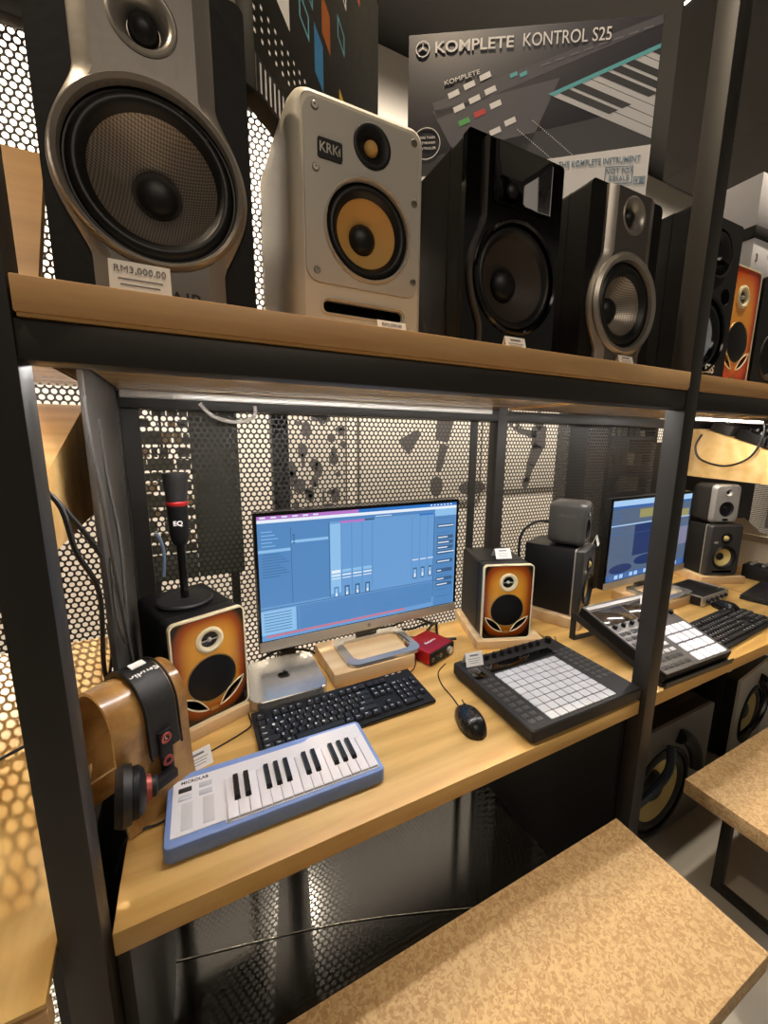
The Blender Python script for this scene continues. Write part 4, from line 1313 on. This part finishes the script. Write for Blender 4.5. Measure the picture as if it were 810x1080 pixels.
# ------------------------------------------------------------------ pad controller
t = thing('pad_controller', 'black square controller with a grid of grey pads at the desk corner', 'pad controller', (.772, .001, D), -.013)
w, d, h = .378, .304, .040
b = B()
def ins3(e): return rrect(w-2*e, d-2*e, .008, 4, w/2, d/2)
b.loft([[XY(p, .004) for p in ins3(.006)], [XY(p, .012) for p in ins3(0)], [XY(p, h-.003) for p in ins3(0)], [XY(p, h) for p in ins3(.0025)]])
b.build('case', BLACK2, t)
for x in (.03, w-.03):
    for y in (.03, d-.03):
        B().lathe([(.010, 0), (.010, .006)], (x, y, 0), axis='Z', seg=14).build('foot', RUBBER, t)
pb = B().prism(rrect(.0255, .0222, .0022, 3), 'XY', 0, .0028).mesh('pad', PADM)
for i in range(8):
    for j in range(8):
        o = bpy.data.objects.new('pad', pb); COL.objects.link(o); o.parent = t
        o.location = (.081+.0281*i, .0225+.0246*j, h)
B().box(.068, .315, .216, .252, h, h+.0012, bev=.0004).build('display', BGLOSS, t, label='dark glass display strip')
for i in range(9):
    x = .072+.0285*i if i else .042
    B().lathe([(.0075, 0), (.0070, .013), (.0062, .0145), (.0003, .0145)], (x, .278, h), axis='Z', seg=20).build('knob', BLACK, t)
B().lathe([(.010, 0), (.0095, .016), (.0003, .0165)], (.345, .278, h), axis='Z', seg=20).build('knob', BLACK, t)
DKB = mat('dim_button', '3a3a3b', .5)
nb = 0
for y in [.026+.0205*k for k in range(9)]:
    B().box(.014, .030, y-.006, y+.006, h, h+.0015, bev=.0006).build('button', DKB, t)
    B().box(.036, .054, y-.006, y+.006, h, h+.0015, bev=.0006).build('button', DKB, t)
for y in [.08+.018*k for k in range(9)]:
    for x in (.318, .341, .362):
        B().box(x-.0085, x+.0085, y-.006, y+.006, h, h+.0015, bev=.0006).build('button', DKB, t)
B().box(.010, .046, .205, .255, h, h+.001, bev=.0004).build('side_display', BGLOSS, t)
B().box(.052, .058, .20, .255, h, h+.0012, bev=.0004).build('touch_strip', DKB, t)

# ------------------------------------------------------------------ price cards
def card(label, loc, rz, w=.052, h=.036, lean=.45, lines=None, group=None):
    t = thing('price_card', label, 'price card', loc, rz)
    T = TR((0, 0, 0), rx=-lean)
    B().box(-w/2, w/2, -.0005, .0005, 0, h, T=T).build('front_flap', PAPER, t)
    T2 = TR((0, 2*h*math.sin(lean), 0), rx=lean)
    B().box(-w/2, w/2, -.0005, .0005, 0, h, T=T2).build('back_flap', PAPER, t)
    b = B()
    if lines: b.text(lines, h*.24, T @ FRONT(0, -.0008, h*.78))
    else: b.box(-w*.25, w*.25, -.0009, -.0004, h*.72, h*.83, T=T)
    for k in range(3):
        b.box(-w*.36+.002*k, w*.36-.003*k, -.0009, -.0004, h*(.52-.15*k), h*(.55-.15*k), T=T)
    b.build('print', INK, t)
    return t
card('price card at the foot of the big silver monitor', (.104, .022, SH), .02, .062, .046, .25, 'RM3,000.00')
card('small price card below the port of the white monitor', (.440, .04, SH), .0, .05, .030, .3, 'RM2,550.00')
card('small price card before the gloss black monitor', (.668, .012, SH), .0, .046, .026, .3)
card('small price card before the small silver monitor', (.965, .008, SH), .0, .046, .022, .3)
card('price card on the desk between the headphone stand and the blue keyboard', (.113, .252, D), .30, .055, .036, .5)
card('price card standing on the left back corner of the pad controller', (.822, .262, D+.0405), -.15, .054, .038, .35)
card('price card lying against the top of the right sunburst speaker', (1.055, .420, ZS+.001), -.3, .055, .036, .6)

# ------------------------------------------------------------------ right bay worktop
def krk(label, loc, rz, w=.165, h=.25, d=.21):
    t = thing('studio_monitor', label, 'loudspeaker', loc, rz)
    R = w*.335; zc = h*.36; zt = h*.74; Rt = w*.165
    def s_(e, y): return [XZ(p, y) for p in rrect(w-2*e, h-2*e, .012, 5, 0, h/2)]
    b = B()
    b.loft([s_(0, .030), s_(0, .012), s_(.003, .004), s_(.007, 0)], cap1=False, cap0=False)
    b.plate(rrect(w-.014, h-.014, .012, 5, 0, h/2), [circ(R+.001, 40, 0, zc), circ(Rt, 28, 0, zt), rrect(w*.6, h*.045, .004, 3, 0, h*.085)], 0, .001, back=False)
    b.build('front_shell', mat('charcoal_shell', '3a3937', .35), t)
    B().box(-w/2+.001, w/2-.001, .0305, d, .001, h-.001, bev=.003).box(-w/2+.006, w/2-.006, .052, .053, .006, h-.006).build('cabinet', BLACK, t)
    B().plate(rrect(w+.001, h+.001, .012, 5, 0, h/2), [rrect(w-.003, h-.003, .011, 5, 0, h/2)], .026, .0305).build('edge_trim', ALU, t, label='pale edge trim')
    driver(t, 0, zc, R, R*.76, R*.33, -.001, PYEL, RUBBER, depth=.016, ring=.004, ringm=BLACK)
    tweeter(t, 0, zt, Rt, Rt*.5, -.001, BLACK, PYEL, flare=.006)
    B().loft([[XZ(p, 0) for p in rrect(w*.6, h*.045, .004, 3, 0, h*.085)], [XZ(p, .03) for p in rrect(w*.56, h*.04, .004, 3, 0, h*.085)]], cap0=False).build('port_slot', BGLOSS, t)
    B().prism(rrect(.018, .010, .002, 3, -w*.3, h*.66), 'XZ', -.0005, -.003).build('badge', mat('pale_badge', 'b8b4a8', .4, .3), t)
    return t
block('pale plywood plinth under the black monitor right of the sunburst speaker', (1.435, .372, D), .40, .20, .25, .038)
krk('black monitor with yellow cones, turned away beside the right sunburst speaker', (1.436, .386, D+.0385), .40)
block('pale plywood plinth under the black monitor beyond the second screen', (2.415-.02, .372, D), -.40, .22, .25, .038)
krk('black monitor with yellow cones beyond the second screen, silver speaker on top', (2.40, .386, D+.0385), -.40)

def genelec(label, loc, rz, m, w=.121, h=.16, d=.125, fm=None):
    fm = fm or m
    t = thing('compact_monitor', label, 'loudspeaker', loc, rz)
    def s_(e, y): return [XZ(p, y) for p in rrect(w-2*e, h-2*e, .022, 7, 0, h/2+.006)]
    b = B().loft([s_(.008, d), s_(.001, d-.015), s_(0, d*.5), s_(0, .02)], cap1=False)
    b.build('enclosure', m, t)
    b = B().loft([s_(0, .0201), s_(.003, .008), s_(.010, 0)], cap0=False, cap1=False)
    hl = [circ(.036, 36, 0, h*.40), circ(.020, 28, 0, h*.82)]
    b.plate(rrect(w-.020, h-.020, .018, 7, 0, h/2+.006), hl, 0, .001, back=False)
    b.build('front_shell', fm, t)
    driver(t, 0, h*.40, .0355, .031, .010, -.0005, MESHG, MESHG, depth=.005)
    tweeter(t, 0, h*.82, .020, .008, -.0005, fm, RUBBER, flare=.009)
    B().ball((0, .0, h*.125), .016, .003, .006, u=16, v=8).build('lower_port', BGLOSS, t)
    B().box(-.03, .03, .02, .10, 0, .0062, bev=.002).build('isolation_foot', RUBBER, t)
    return t
ZK = D+.0385+.25
g = genelec('compact charcoal speaker standing on the black monitor right of the sunburst speaker', (1.43, .400, ZK), .45, mat('charcoal_casting', '42413f', .42, bump=.05, bscale=500))
B().text('GENELEC', .016, TR((-.0606, .06, .115), rz=-PI/2) @ Matrix.Rotation(PI/2, 4, 'X'), ext=.0003).build('lettering', mat('embossed_grey', '5d5b57', .5), g)
genelec('compact dark speaker with a silver front, standing on the black monitor beyond the second screen', (2.39, .40, ZK), -.40, mat('dark_casting', '232221', .45), .135, .185, .13, mat('silver_casting', 'a5a29b', .4, .4))
card('price card leaning on the foot of the compact charcoal speaker', (1.487, .392, ZK+.0005), .5, .045, .036, .3)

def ui_video(t, x0, x1, z0, z1):
    W_, H_ = x1-x0, z1-z0
    b = B()
    def R_(u0, u1, v0, v1, mi, k=1):
        y = -.0003*k
        b.raw([(x0+W_*u0, y, z1-H_*v0), (x0+W_*u1, y, z1-H_*v0), (x0+W_*u1, y, z1-H_*v1), (x0+W_*u0, y, z1-H_*v1)], [[0, 1, 2, 3]], mi)
    R_(0, 1, 0, 1, 0, 0)
    R_(0, 1, 0, .07, 1); R_(.0, 1, .07, .10, 2)
    R_(.32, .78, .13, .24, 3); R_(.55, .98, .20, .30, 3, 2)
    for k in range(7): R_(.02, .10+.02*(k % 3), .13+.045*k, .145+.045*k, 4, 2)
    R_(0, 1, .30, .315, 1, 2); R_(0, 1, .42, .43, 4, 2)
    R_(.28, .52, .32, .72, 5, 2); R_(.52, 1, .45, .70, 6, 1)
    for k in range(3): R_(.6+.1*k, .63+.1*k, .44, .455, 1, 3)
    b.prism(circ(W_*.14, 24, x0+W_*.45, z1-H_*.80, H_*.065), 'XZ', -.0006, -.0009, 5)
    b.prism(circ(W_*.13, 24, x0+W_*.16, z1-H_*.86, H_*.06), 'XZ', -.0006, -.0009, 5)
    R_(0, 1, .92, 1, 2, 2)
    for k in range(16): R_(.04+.058*k, .08+.058*k, .935, .985, 1 if k % 3 else 4, 3)
    b.build('screen', EM2, t, label='lit screen showing dark blue software with a row of icons')
EM2 = [em('slate', '55657f'), em('ice', 'a9cdf0'), em('royal', '3563a8'), em('khaki', '98935f'), em('steel', '4d6a98'), em('navy', '1f3566'), em('mauve', '80809a')]
screen_unit('computer_monitor', 'second screen partly hidden by the black post, showing dark blue software', (1.895, .440, D), .045, .61, .372, .080, ui_video, stand_ring)
block('pale plywood plinth under the second screen behind the post', (1.87, .30, D), .045, .25, .19, .040)

# tilted drum controller on its stand
t = thing('controller_stand', 'black bent metal stand under the tilted drum controller', 'stand', (1.268, .012, D), -.03)
ta = math.radians(17)
TT = TR((0, 0, .006), rx=ta)
B().box(-.004, .326, -.008, .30, -.003, 0, T=TT).box(-.004, .326, -.012, -.008, -.003, .014, T=TT).build('tray', STEEL, t)
for x in (-.004, .322):
    B().prism([(.0, .0), (.02, .0), (.285, .072), (.285, 0), (.305, 0), (.305, .092), (.29, .095), (.0, .0075)], 'YZ', x, x+.004).build('side_bracket', STEEL, t)
B().box(-.004, .326, .285, .305, 0, .003).build('rear_foot', STEEL, t)
t = thing('drum_controller', 'grey drum pad controller with bright white pads tilted up behind the right post', 'drum controller', (1.268, .012, D+.0065), -.03, rot=(ta, 0, -.03))
w, d, h = .32, .295, .036
GREYP = mat('graphite_top', '6b6865', .4, .2)
B().box(0, w, 0, d, .0005, h-.004, bev=.003).build('case', BLACK, t)
B().box(.002, w-.002, .002, d-.002, h-.0045, h, bev=.0012).build('top_plate', GREYP, t)
pm2 = B().prism(rrect(.0315, .0285, .003, 3), 'XY', 0, .0035).mesh('pad', mat('lit_white_pad', 'f0eff2', .45, emit='f0eefa', estr=.25))
for i in range(4):
    for j in range(4):
        o = bpy.data.objects.new('pad', pm2); COL.objects.link(o); o.parent = t; o.location = (.175+.0365*i, .022+.0345*j, h)
for x in (.055, .2):
    B().box(x-.048, x+.092, .196, .262, h, h+.001, bev=.0003).build('display', mat('brown_glass', '3a322b', .1), t)
B().box(.008, .312, .272, .284, h, h+.0015).build('light_strip', mat('white_strip', 'd9d7d4', .4), t)
for k in range(8):
    B().lathe([(.007, 0), (.0065, .012), (.0003, .0125)], (.02+.04*k, .183, h), axis='Z', seg=16).build('knob', BLACK, t)
bt = B().box(-.010, .010, -.006, .006, 0, .002, bev=.0006).mesh('button', mat('charcoal_button', '2e2d2c', .5))
bw = B().box(-.010, .010, -.006, .006, 0, .002, bev=.0006).mesh('button', mat('pale_button', 'efeeee', .5))
for i in range(5):
    for j in range(7):
        o = bpy.data.objects.new('button', bw if (j in (2, 3) and i in (2, 3, 4)) else bt); COL.objects.link(o); o.parent = t
        o.location = (.020+.026*i, .020+.0225*j, h)
card('price card lying on the back corner of the tilted drum controller', (1.52, .205, D+.0415+.065), -.9, .055, .04, .9)

# silver fronted interface
t = thing('audio_interface', 'black audio interface with a silver knobbed front beside the second screen', 'audio interface', (1.985, .262, D), .04)
w, d, h = .22, .15, .042
B().box(0, w, .006, d, .004, h, bev=.002).build('case', BLACK, t)
B().box(0, w, 0, .0055, .004, h, bev=.001).build('front_panel', ALU, t)
for k in range(5):
    B().lathe([(.008, 0), (.0075, .009), (.0003, .0095)], (.04+.038*k, 0, .024), seg=18).build('knob', BLACK2, t)
B().box(0, .008, .0058, d, h-.002, h+.003, bev=.001).build('side_rail', ALU, t)
B().box(w-.008, w, .0058, d, h-.002, h+.003, bev=.001).build('side_rail', ALU, t)
for x in (.02, w-.02):
    for y in (.02, d-.02):
        B().lathe([(.006, 0), (.006, .0042)], (x, y, 0), axis='Z', seg=10).build('foot', RUBBER, t)
card('price card standing before the far plywood plinth', (2.20, .285, D), .1, .06, .045, .3)
tag(B().box(-.04, .04, -.025, .025, 0, .0006).build('paper_slip', PAPER, loc=(2.12, .25, D+.0001), rot=(0, 0, .3)), 'white paper slip lying flat before the far plinth', 'paper')

# clutter at the right photo edge
struct(B().box(2.365, 3.6, .0, .598, .712, .7499, bev=.001).build('trim_3', OAK, label='oak worktop of the bay beyond the third post'))
t = thing('laptop', 'dark closed laptop lying at the right photo edge beyond the second keyboard', 'laptop', (2.42, .16, D+.0002), .15)
B().box(-.16, .16, -.11, .11, .001, .012, bev=.003).build('base', BLACK2, t)
B().box(-.16, .16, -.11, .11, .0125, .020, bev=.003).build('lid', BLACK2, t)
for x in (-.13, .13):
    for y in (-.09, .09): B().lathe([(.006, 0), (.006, .0012)], (x, y, 0), axis='Z', seg=10).build('foot', RUBBER, t)
def opencarton(label, loc, rz, w, d, h, m):
    t = thing('open_carton', label, 'carton', loc, rz)
    th = .003
    b = B().box(-w/2, w/2, -d/2, -d/2+th, 0, h).box(-w/2, w/2, d/2-th, d/2, 0, h).box(-w/2, -w/2+th, -d/2+th, d/2-th, 0, h).box(w/2-th, w/2, -d/2+th, d/2-th, 0, h).box(-w/2+th, w/2-th, -d/2+th, d/2-th, 0, th)
    b.build('tray', m, t)
    B().box(-w/2, w/2, -.0015, .0015, 0, d*.45, T=TR((0, -d/2, h), rx=1.2)).build('flap', m, t)
    B().box(-w/2, w/2, -.0015, .0015, 0, d*.45, T=TR((0, d/2, h), rx=-.9)).build('flap', m, t)
    B().box(-.0015, .0015, -d/2, d/2, 0, w*.4, T=TR((-w/2, 0, h), ry=-1.1)).build('flap', m, t)
    return t
opencarton('open brown carton with pale flaps beyond the far black monitor', (2.98, .42, D+.0002), -.1, .30, .26, .15, mat('pale_cardboard', 'e2d4bc', .8))
t = thing('small_mixer', 'small mixer with a violet light at the right photo edge', 'mixer', (2.66, .345, D+.0002), .1)
B().box(-.05, .05, -.05, .05, 0, .07, bev=.003).build('case', BLACK2, t)
for i in range(3):
    for j in range(2):
        B().lathe([(.007, 0), (.006, .012), (.0003, .012)], (-.03+.03*i, -.025+.045*j, .07), axis='Z', seg=12).build('knob', ALU, t)
B().box(-.035, .035, -.0525, -.0495, .03, .055).build('light_panel', mat('violet_light', '5a2ad0', .4, emit='6a30e8', estr=1.0), t)
b = B().box(-.12, .12, -.09, .09, 0, .012, bev=.001)
tag(b.build('blue_booklet', mat('blue_booklet', '35618c', .4), loc=(2.76, .185, D+.0002), rot=(0, 0, .3)), 'blue booklet lying at the right photo edge below the open carton', 'booklet')

# synthesizer on the right ramp
ra = math.atan2(1.487-1.345, .35)
t = thing('synthesizer', 'black synthesizer with small knobs resting on the plywood ramp at the right photo edge', 'synthesizer', (2.44, .285, 1.3802), 0, rot=(ra, 0, 0))
B().box(0, .38, 0, .165, .0005, .045, bev=.004).build('case', BLACK, t)
B().box(.005, .375, .005, .165, .044, .047, bev=.001).build('top_panel', BLACK2, t)
for i in range(11):
    for j in range(2):
        B().lathe([(.006, 0), (.005, .014), (.0003, .0142)], (.03+.032*i, .09+.045*j, .046), axis='Z', seg=12).build('knob', BLACK if (i+j) % 3 else ALU, t)
for i in range(12):
    B().box(.02+.029*i, .046+.029*i, .008, .06, .0465, .050, bev=.0008).build('key', KEYW, t)
t = thing('effects_unit', 'dark boxy device at the back of the right-hand ramp', 'device', (2.43, .455, 1.4490), 0, rot=(ra, 0, 0))
B().box(0, .16, 0, .09, .0005, .05, bev=.006).build('case', mat('dark_casing', '34332f', .5), t)
for i in range(3):
    B().lathe([(.008, 0), (.007, .010), (.0003, .010)], (.035+.045*i, .05, .05), axis='Z', seg=14).build('knob', ALU, t)

# ------------------------------------------------------------------ subwoofers under the right worktop
def sub(label, loc, rz, w, h, d, strap, shell, big=False):
    t = thing('floor_loudspeaker', label, 'loudspeaker', loc, rz)
    R = w*.315; zc = h*.42
    xo = -.045 if big else 0.0
    b = B().plate(rrect(w, h, .014, 5, 0, h/2), [circ(R+.001, 48, xo, zc)], 0, .010)
    b.build('baffle', shell, t)
    lp = lambda y: [XZ(p, y) for p in rrect(w-.003, h-.003, .013, 5, 0, h/2)]
    B().loft([lp(.009), lp(.051)], cap0=False, cap1=False).box(-w/2+.002, w/2-.002, .05, d, .002, h-.002, bev=.004).build('cabinet', BLACK, t)
    driver(t, xo, zc, R, R*.76, R*.38, -.001, PYEL, RUBBER, depth=.03, ring=.016, ringm=BLACK)
    pts = [(xo+R*1.36*math.cos(a), -.002, zc+R*1.36*math.sin(a)) for a in [math.radians(8+9*k) for k in range(8)]]
    B().tube(pts, .026, seg=12).build('curved_port', BLACK, t)
    if big:
        pts = [(xo-R*1.0, -.012, zc+R*.15), (xo-R*.75, -.040, zc+R*.62), (xo-R*.35, -.045, zc+R*.95), (xo+R*.05, -.014, zc+R*1.2)]
    else:
        pts = [(-R*.95, -.008, zc-R*.55), (-R*.7, -.045, zc+R*.2), (-R*.05, -.045, zc+R*.95), (R*.25, -.012, zc+R*1.25)]
    B().tube(pts, .013, seg=10).build('handle_strap', strap, t)
    return t
sub('big black loudspeaker with yellow cone on the floor next to the right post', (1.60, .115, 0), .0, .50, .46, .30, mat('blue_black_strap', '2c3644', .3), mat('grey_black_shell', '5f5b54', .42), True)
sub('second floor loudspeaker with a pale face and yellow cone behind the far cork bench', (2.42, .20, 0), .1, .40, .40, .14, mat('glossy_plum_strap', '1c161d', .2), mat('pale_baffle', 'c4bfb2', .45))
t = thing('wall_plug', 'small pale blue connector hanging under the right worktop', 'connector', (1.72, .05, .66))
B().box(-.015, .015, -.012, .012, 0, .03, bev=.003).build('body', mat('pale_blue_plug', 'c4d6e2', .5), t)
B().tube([(0, 0, .03), (.0, .0, .045), (0, 0, .0515)], .004).build('stem', RUBBER, t)

# ------------------------------------------------------------------ cork benches
def bench(label, loc, rz, w, d, x_legs):
    t = thing('cork_bench', label, 'bench', loc, rz)
    B().box(0, w, -d, 0, .405, .450, bev=.002).build('cork_top', CORK, t)
    for x in x_legs:
        # closed sled frame of square tube
        q_ = .0125
        for y in (-.045, -d+.045):
            B().box(x-q_, x+q_, y-q_, y+q_, 0.0, .404, bev=.002).build('leg', STEEL, t)
        B().box(x-q_, x+q_, -d+.045+q_, -.045-q_, .0, .025, bev=.002).build('floor_bar', STEEL, t)
        B().box(x-q_, x+q_, -d+.045+q_, -.045-q_, .38, .404, bev=.002).build('top_bar', STEEL, t)
    return t
bench('large cork topped bench in front of the desk', (.02, -.022, 0), .0, 1.055, .308, (.08, .955))
bench('cork topped bench at the right photo edge, with a black sled leg', (1.372, -.030, 0), .0, 1.0, .36, (.20, .90))
# pale strip lying on the cabinet base
tag(B().tube([(-.0, .45, .0325), (.45, .335, .0325), (.87, .18, .0325)], .0014, seg=6).build('floor_strip', mat('dull_strip', '8f8a80', .4, .4)), 'thin pale edge strip lying across the dark cabinet base', 'strip')

# ------------------------------------------------------------------ cables
CB = mat('black_cable', '141414', .45)
CG = mat('grey_cable', '4b4a47', .5)
CW = mat('white_cable', 'd9d6cf', .5)
CBL = mat('blue_grey_cable', '7d93b4', .5)
def cable(label, pts, r, m=CB):
    tag(B().tube(pts, r, seg=8, smooth=6).build('cable', m), label, 'cable')
cable('grey cable hanging down the divider panel from the top corner', [(-.009, .26, 1.485), (-.006, .262, 1.40), (.0, .27, 1.30), (.006, .28, 1.15), (.01, .30, 1.02), (.012, .33, .90), (.02, .36, .80), (.01, .40, .754)], .0035, CG)
cable('second grey cable looping against the divider panel', [(-.008, .36, 1.45), (-.006, .37, 1.34), (.004, .36, 1.22), (.006, .33, 1.10), (.006, .30, 1.03), (.0, .27, 1.10), (-.004, .30, 1.20)], .003, CG)
cable('black cable drooping over the edge of the left plywood ramp', [(-.30, .30, 1.39), (-.20, .24, 1.375), (-.10, .215, 1.36), (-.045, .20, 1.32), (-.03, .20, 1.24), (-.012, .225, 1.16), (-.026, .262, 1.02), (-.036, .31, .93), (-.075, .35, .876)], .004)
cable('black cable arching from the left ramp to the panel edge', [(-.26, .26, 1.378), (-.15, .222, 1.372), (-.07, .20, 1.35), (-.025, .21, 1.28), (-.004, .232, 1.22)], .004)
cable('black cable running across the left sloping table behind the post', [(-.40, .22, .833), (-.25, .28, .848), (-.12, .34, .868), (-.055, .37, .91), (-.032, .36, .98), (-.026, .33, 1.06)], .003)
cable('pale blue cable end poking up behind the left sunburst speaker', [(.055, .60, 1.06), (.06, .598, 1.12), (.055, .595, 1.16), (.045, .592, 1.18)], .0045, CBL)
cable('white cable loop hanging under the back of the oak shelf', [(.17, .596, 1.505), (.20, .594, 1.475), (.25, .592, 1.462), (.30, .594, 1.475), (.305, .596, 1.505)], .005, CW)
cable('headphone lead running off the desk edge under the stand', [(.085, .165, .775), (.07, .155, .757), (.045, .150, .754), (.02, .15, .754), (-.004, .145, .745), (-.02, .14, .70)], .002)
cable('thin black cable curling from the left plinth to the keyboard', [(.125, .285, .754), (.16, .30, .753), (.20, .318, .753), (.224, .335, .753), (.225, .365, .753), (.222, .40, .753)], .0017)
cable('mouse cable running back under the red interface', [(.706, .180, .756), (.715, .22, .753), (.722, .28, .753), (.745, .33, .753), (.79, .36, .753)], .0016)
cable('keyboard cable rising beside the monitor plinth', [(.66, .35, .764), (.69, .375, .757), (.708, .40, .765), (.712, .44, .80), (.70, .52, .80), (.70, .57, .76)], .0017)
cable('thin black cable between the right sunburst plinth and the pad controller', [(1.14, .43, .753), (1.16, .37, .753), (1.145, .315, .753), (1.19, .30, .753), (1.23, .34, .753)], .0018)
cable('thick black cable arching behind the compact charcoal speaker', [(1.37, .50, 1.115), (1.30, .52, 1.12), (1.24, .53, 1.08), (1.23, .53, 1.0), (1.25, .53, .86), (1.27, .53, .754)], .005)
cable('tangle of black cables behind the monitor plinth', [(.46, .585, .757), (.55, .590, .77), (.66, .588, .762), (.74, .575, .775), (.80, .58, .765), (.86, .57, .78), (.90, .585, .76), (.80, .592, .80), (.72, .59, .785), (.62, .592, .80)], .004)
cable('second bundle of black cables behind the red interface', [(.76, .55, .755), (.80, .52, .765), (.85, .53, .79), (.88, .55, .78), (.86, .50, .757), (.91, .47, .755)], .0045)
cable('grey power lead behind the silver mini computer', [(.33, .562, .772), (.335, .575, .79), (.345, .59, .80), (.35, .592, .756)], .003, CG)
cable('black lead behind the left sunburst speaker running to the desk', [(.25, .56, .756), (.28, .575, .775), (.34, .585, .79), (.42, .59, .77), (.45, .585, .754)], .004)
cable('white cable loop beside the far interface', [(1.99, .42, .78), (2.04, .44, .80), (2.06, .43, .83), (2.02, .42, .84)], .005, CW)
cable('black cable hanging in an arc before the end of the right-hand ramp', [(2.40, .318, 1.50), (2.398, .314, 1.46), (2.395, .325, 1.40), (2.395, .36, 1.345), (2.395, .44, 1.312), (2.398, .54, 1.34), (2.40, .57, 1.40), (2.40, .55, 1.46)], .0045)

# ------------------------------------------------------------------ groups of repeats
GR = {'studio_monitor': 'studio monitors in the shelving', 'sunburst_monitor': 'sunburst monitors', 'price_card': 'white price cards', 'cork_bench': 'cork topped benches',
      'wooden_plinth': 'pale plywood plinths', 'cable': 'loose cables', 'led_light_bar': 'light bars under the shelves', 'computer_keyboard': 'computer keyboards', 'computer_mouse': 'computer mice',
      'compact_monitor': 'compact speakers on top of monitors', 'floor_loudspeaker': 'loudspeakers on the floor', 'display_ramp': 'plywood ramps', 'shelf_board': 'oak shelf boards', 'desk_worktop': 'oak worktops',
      'small_carton': 'cartons piled at the upper right', 'computer_monitor': 'computer screens', 'audio_interface': 'audio interfaces', 'corridor_column': 'columns in the corridor'}
for o in bpy.data.objects:
    if o.parent is None and 'category' in o:
        k = o.name.split('.')[0]
        if k in GR: o['group'] = GR[k]
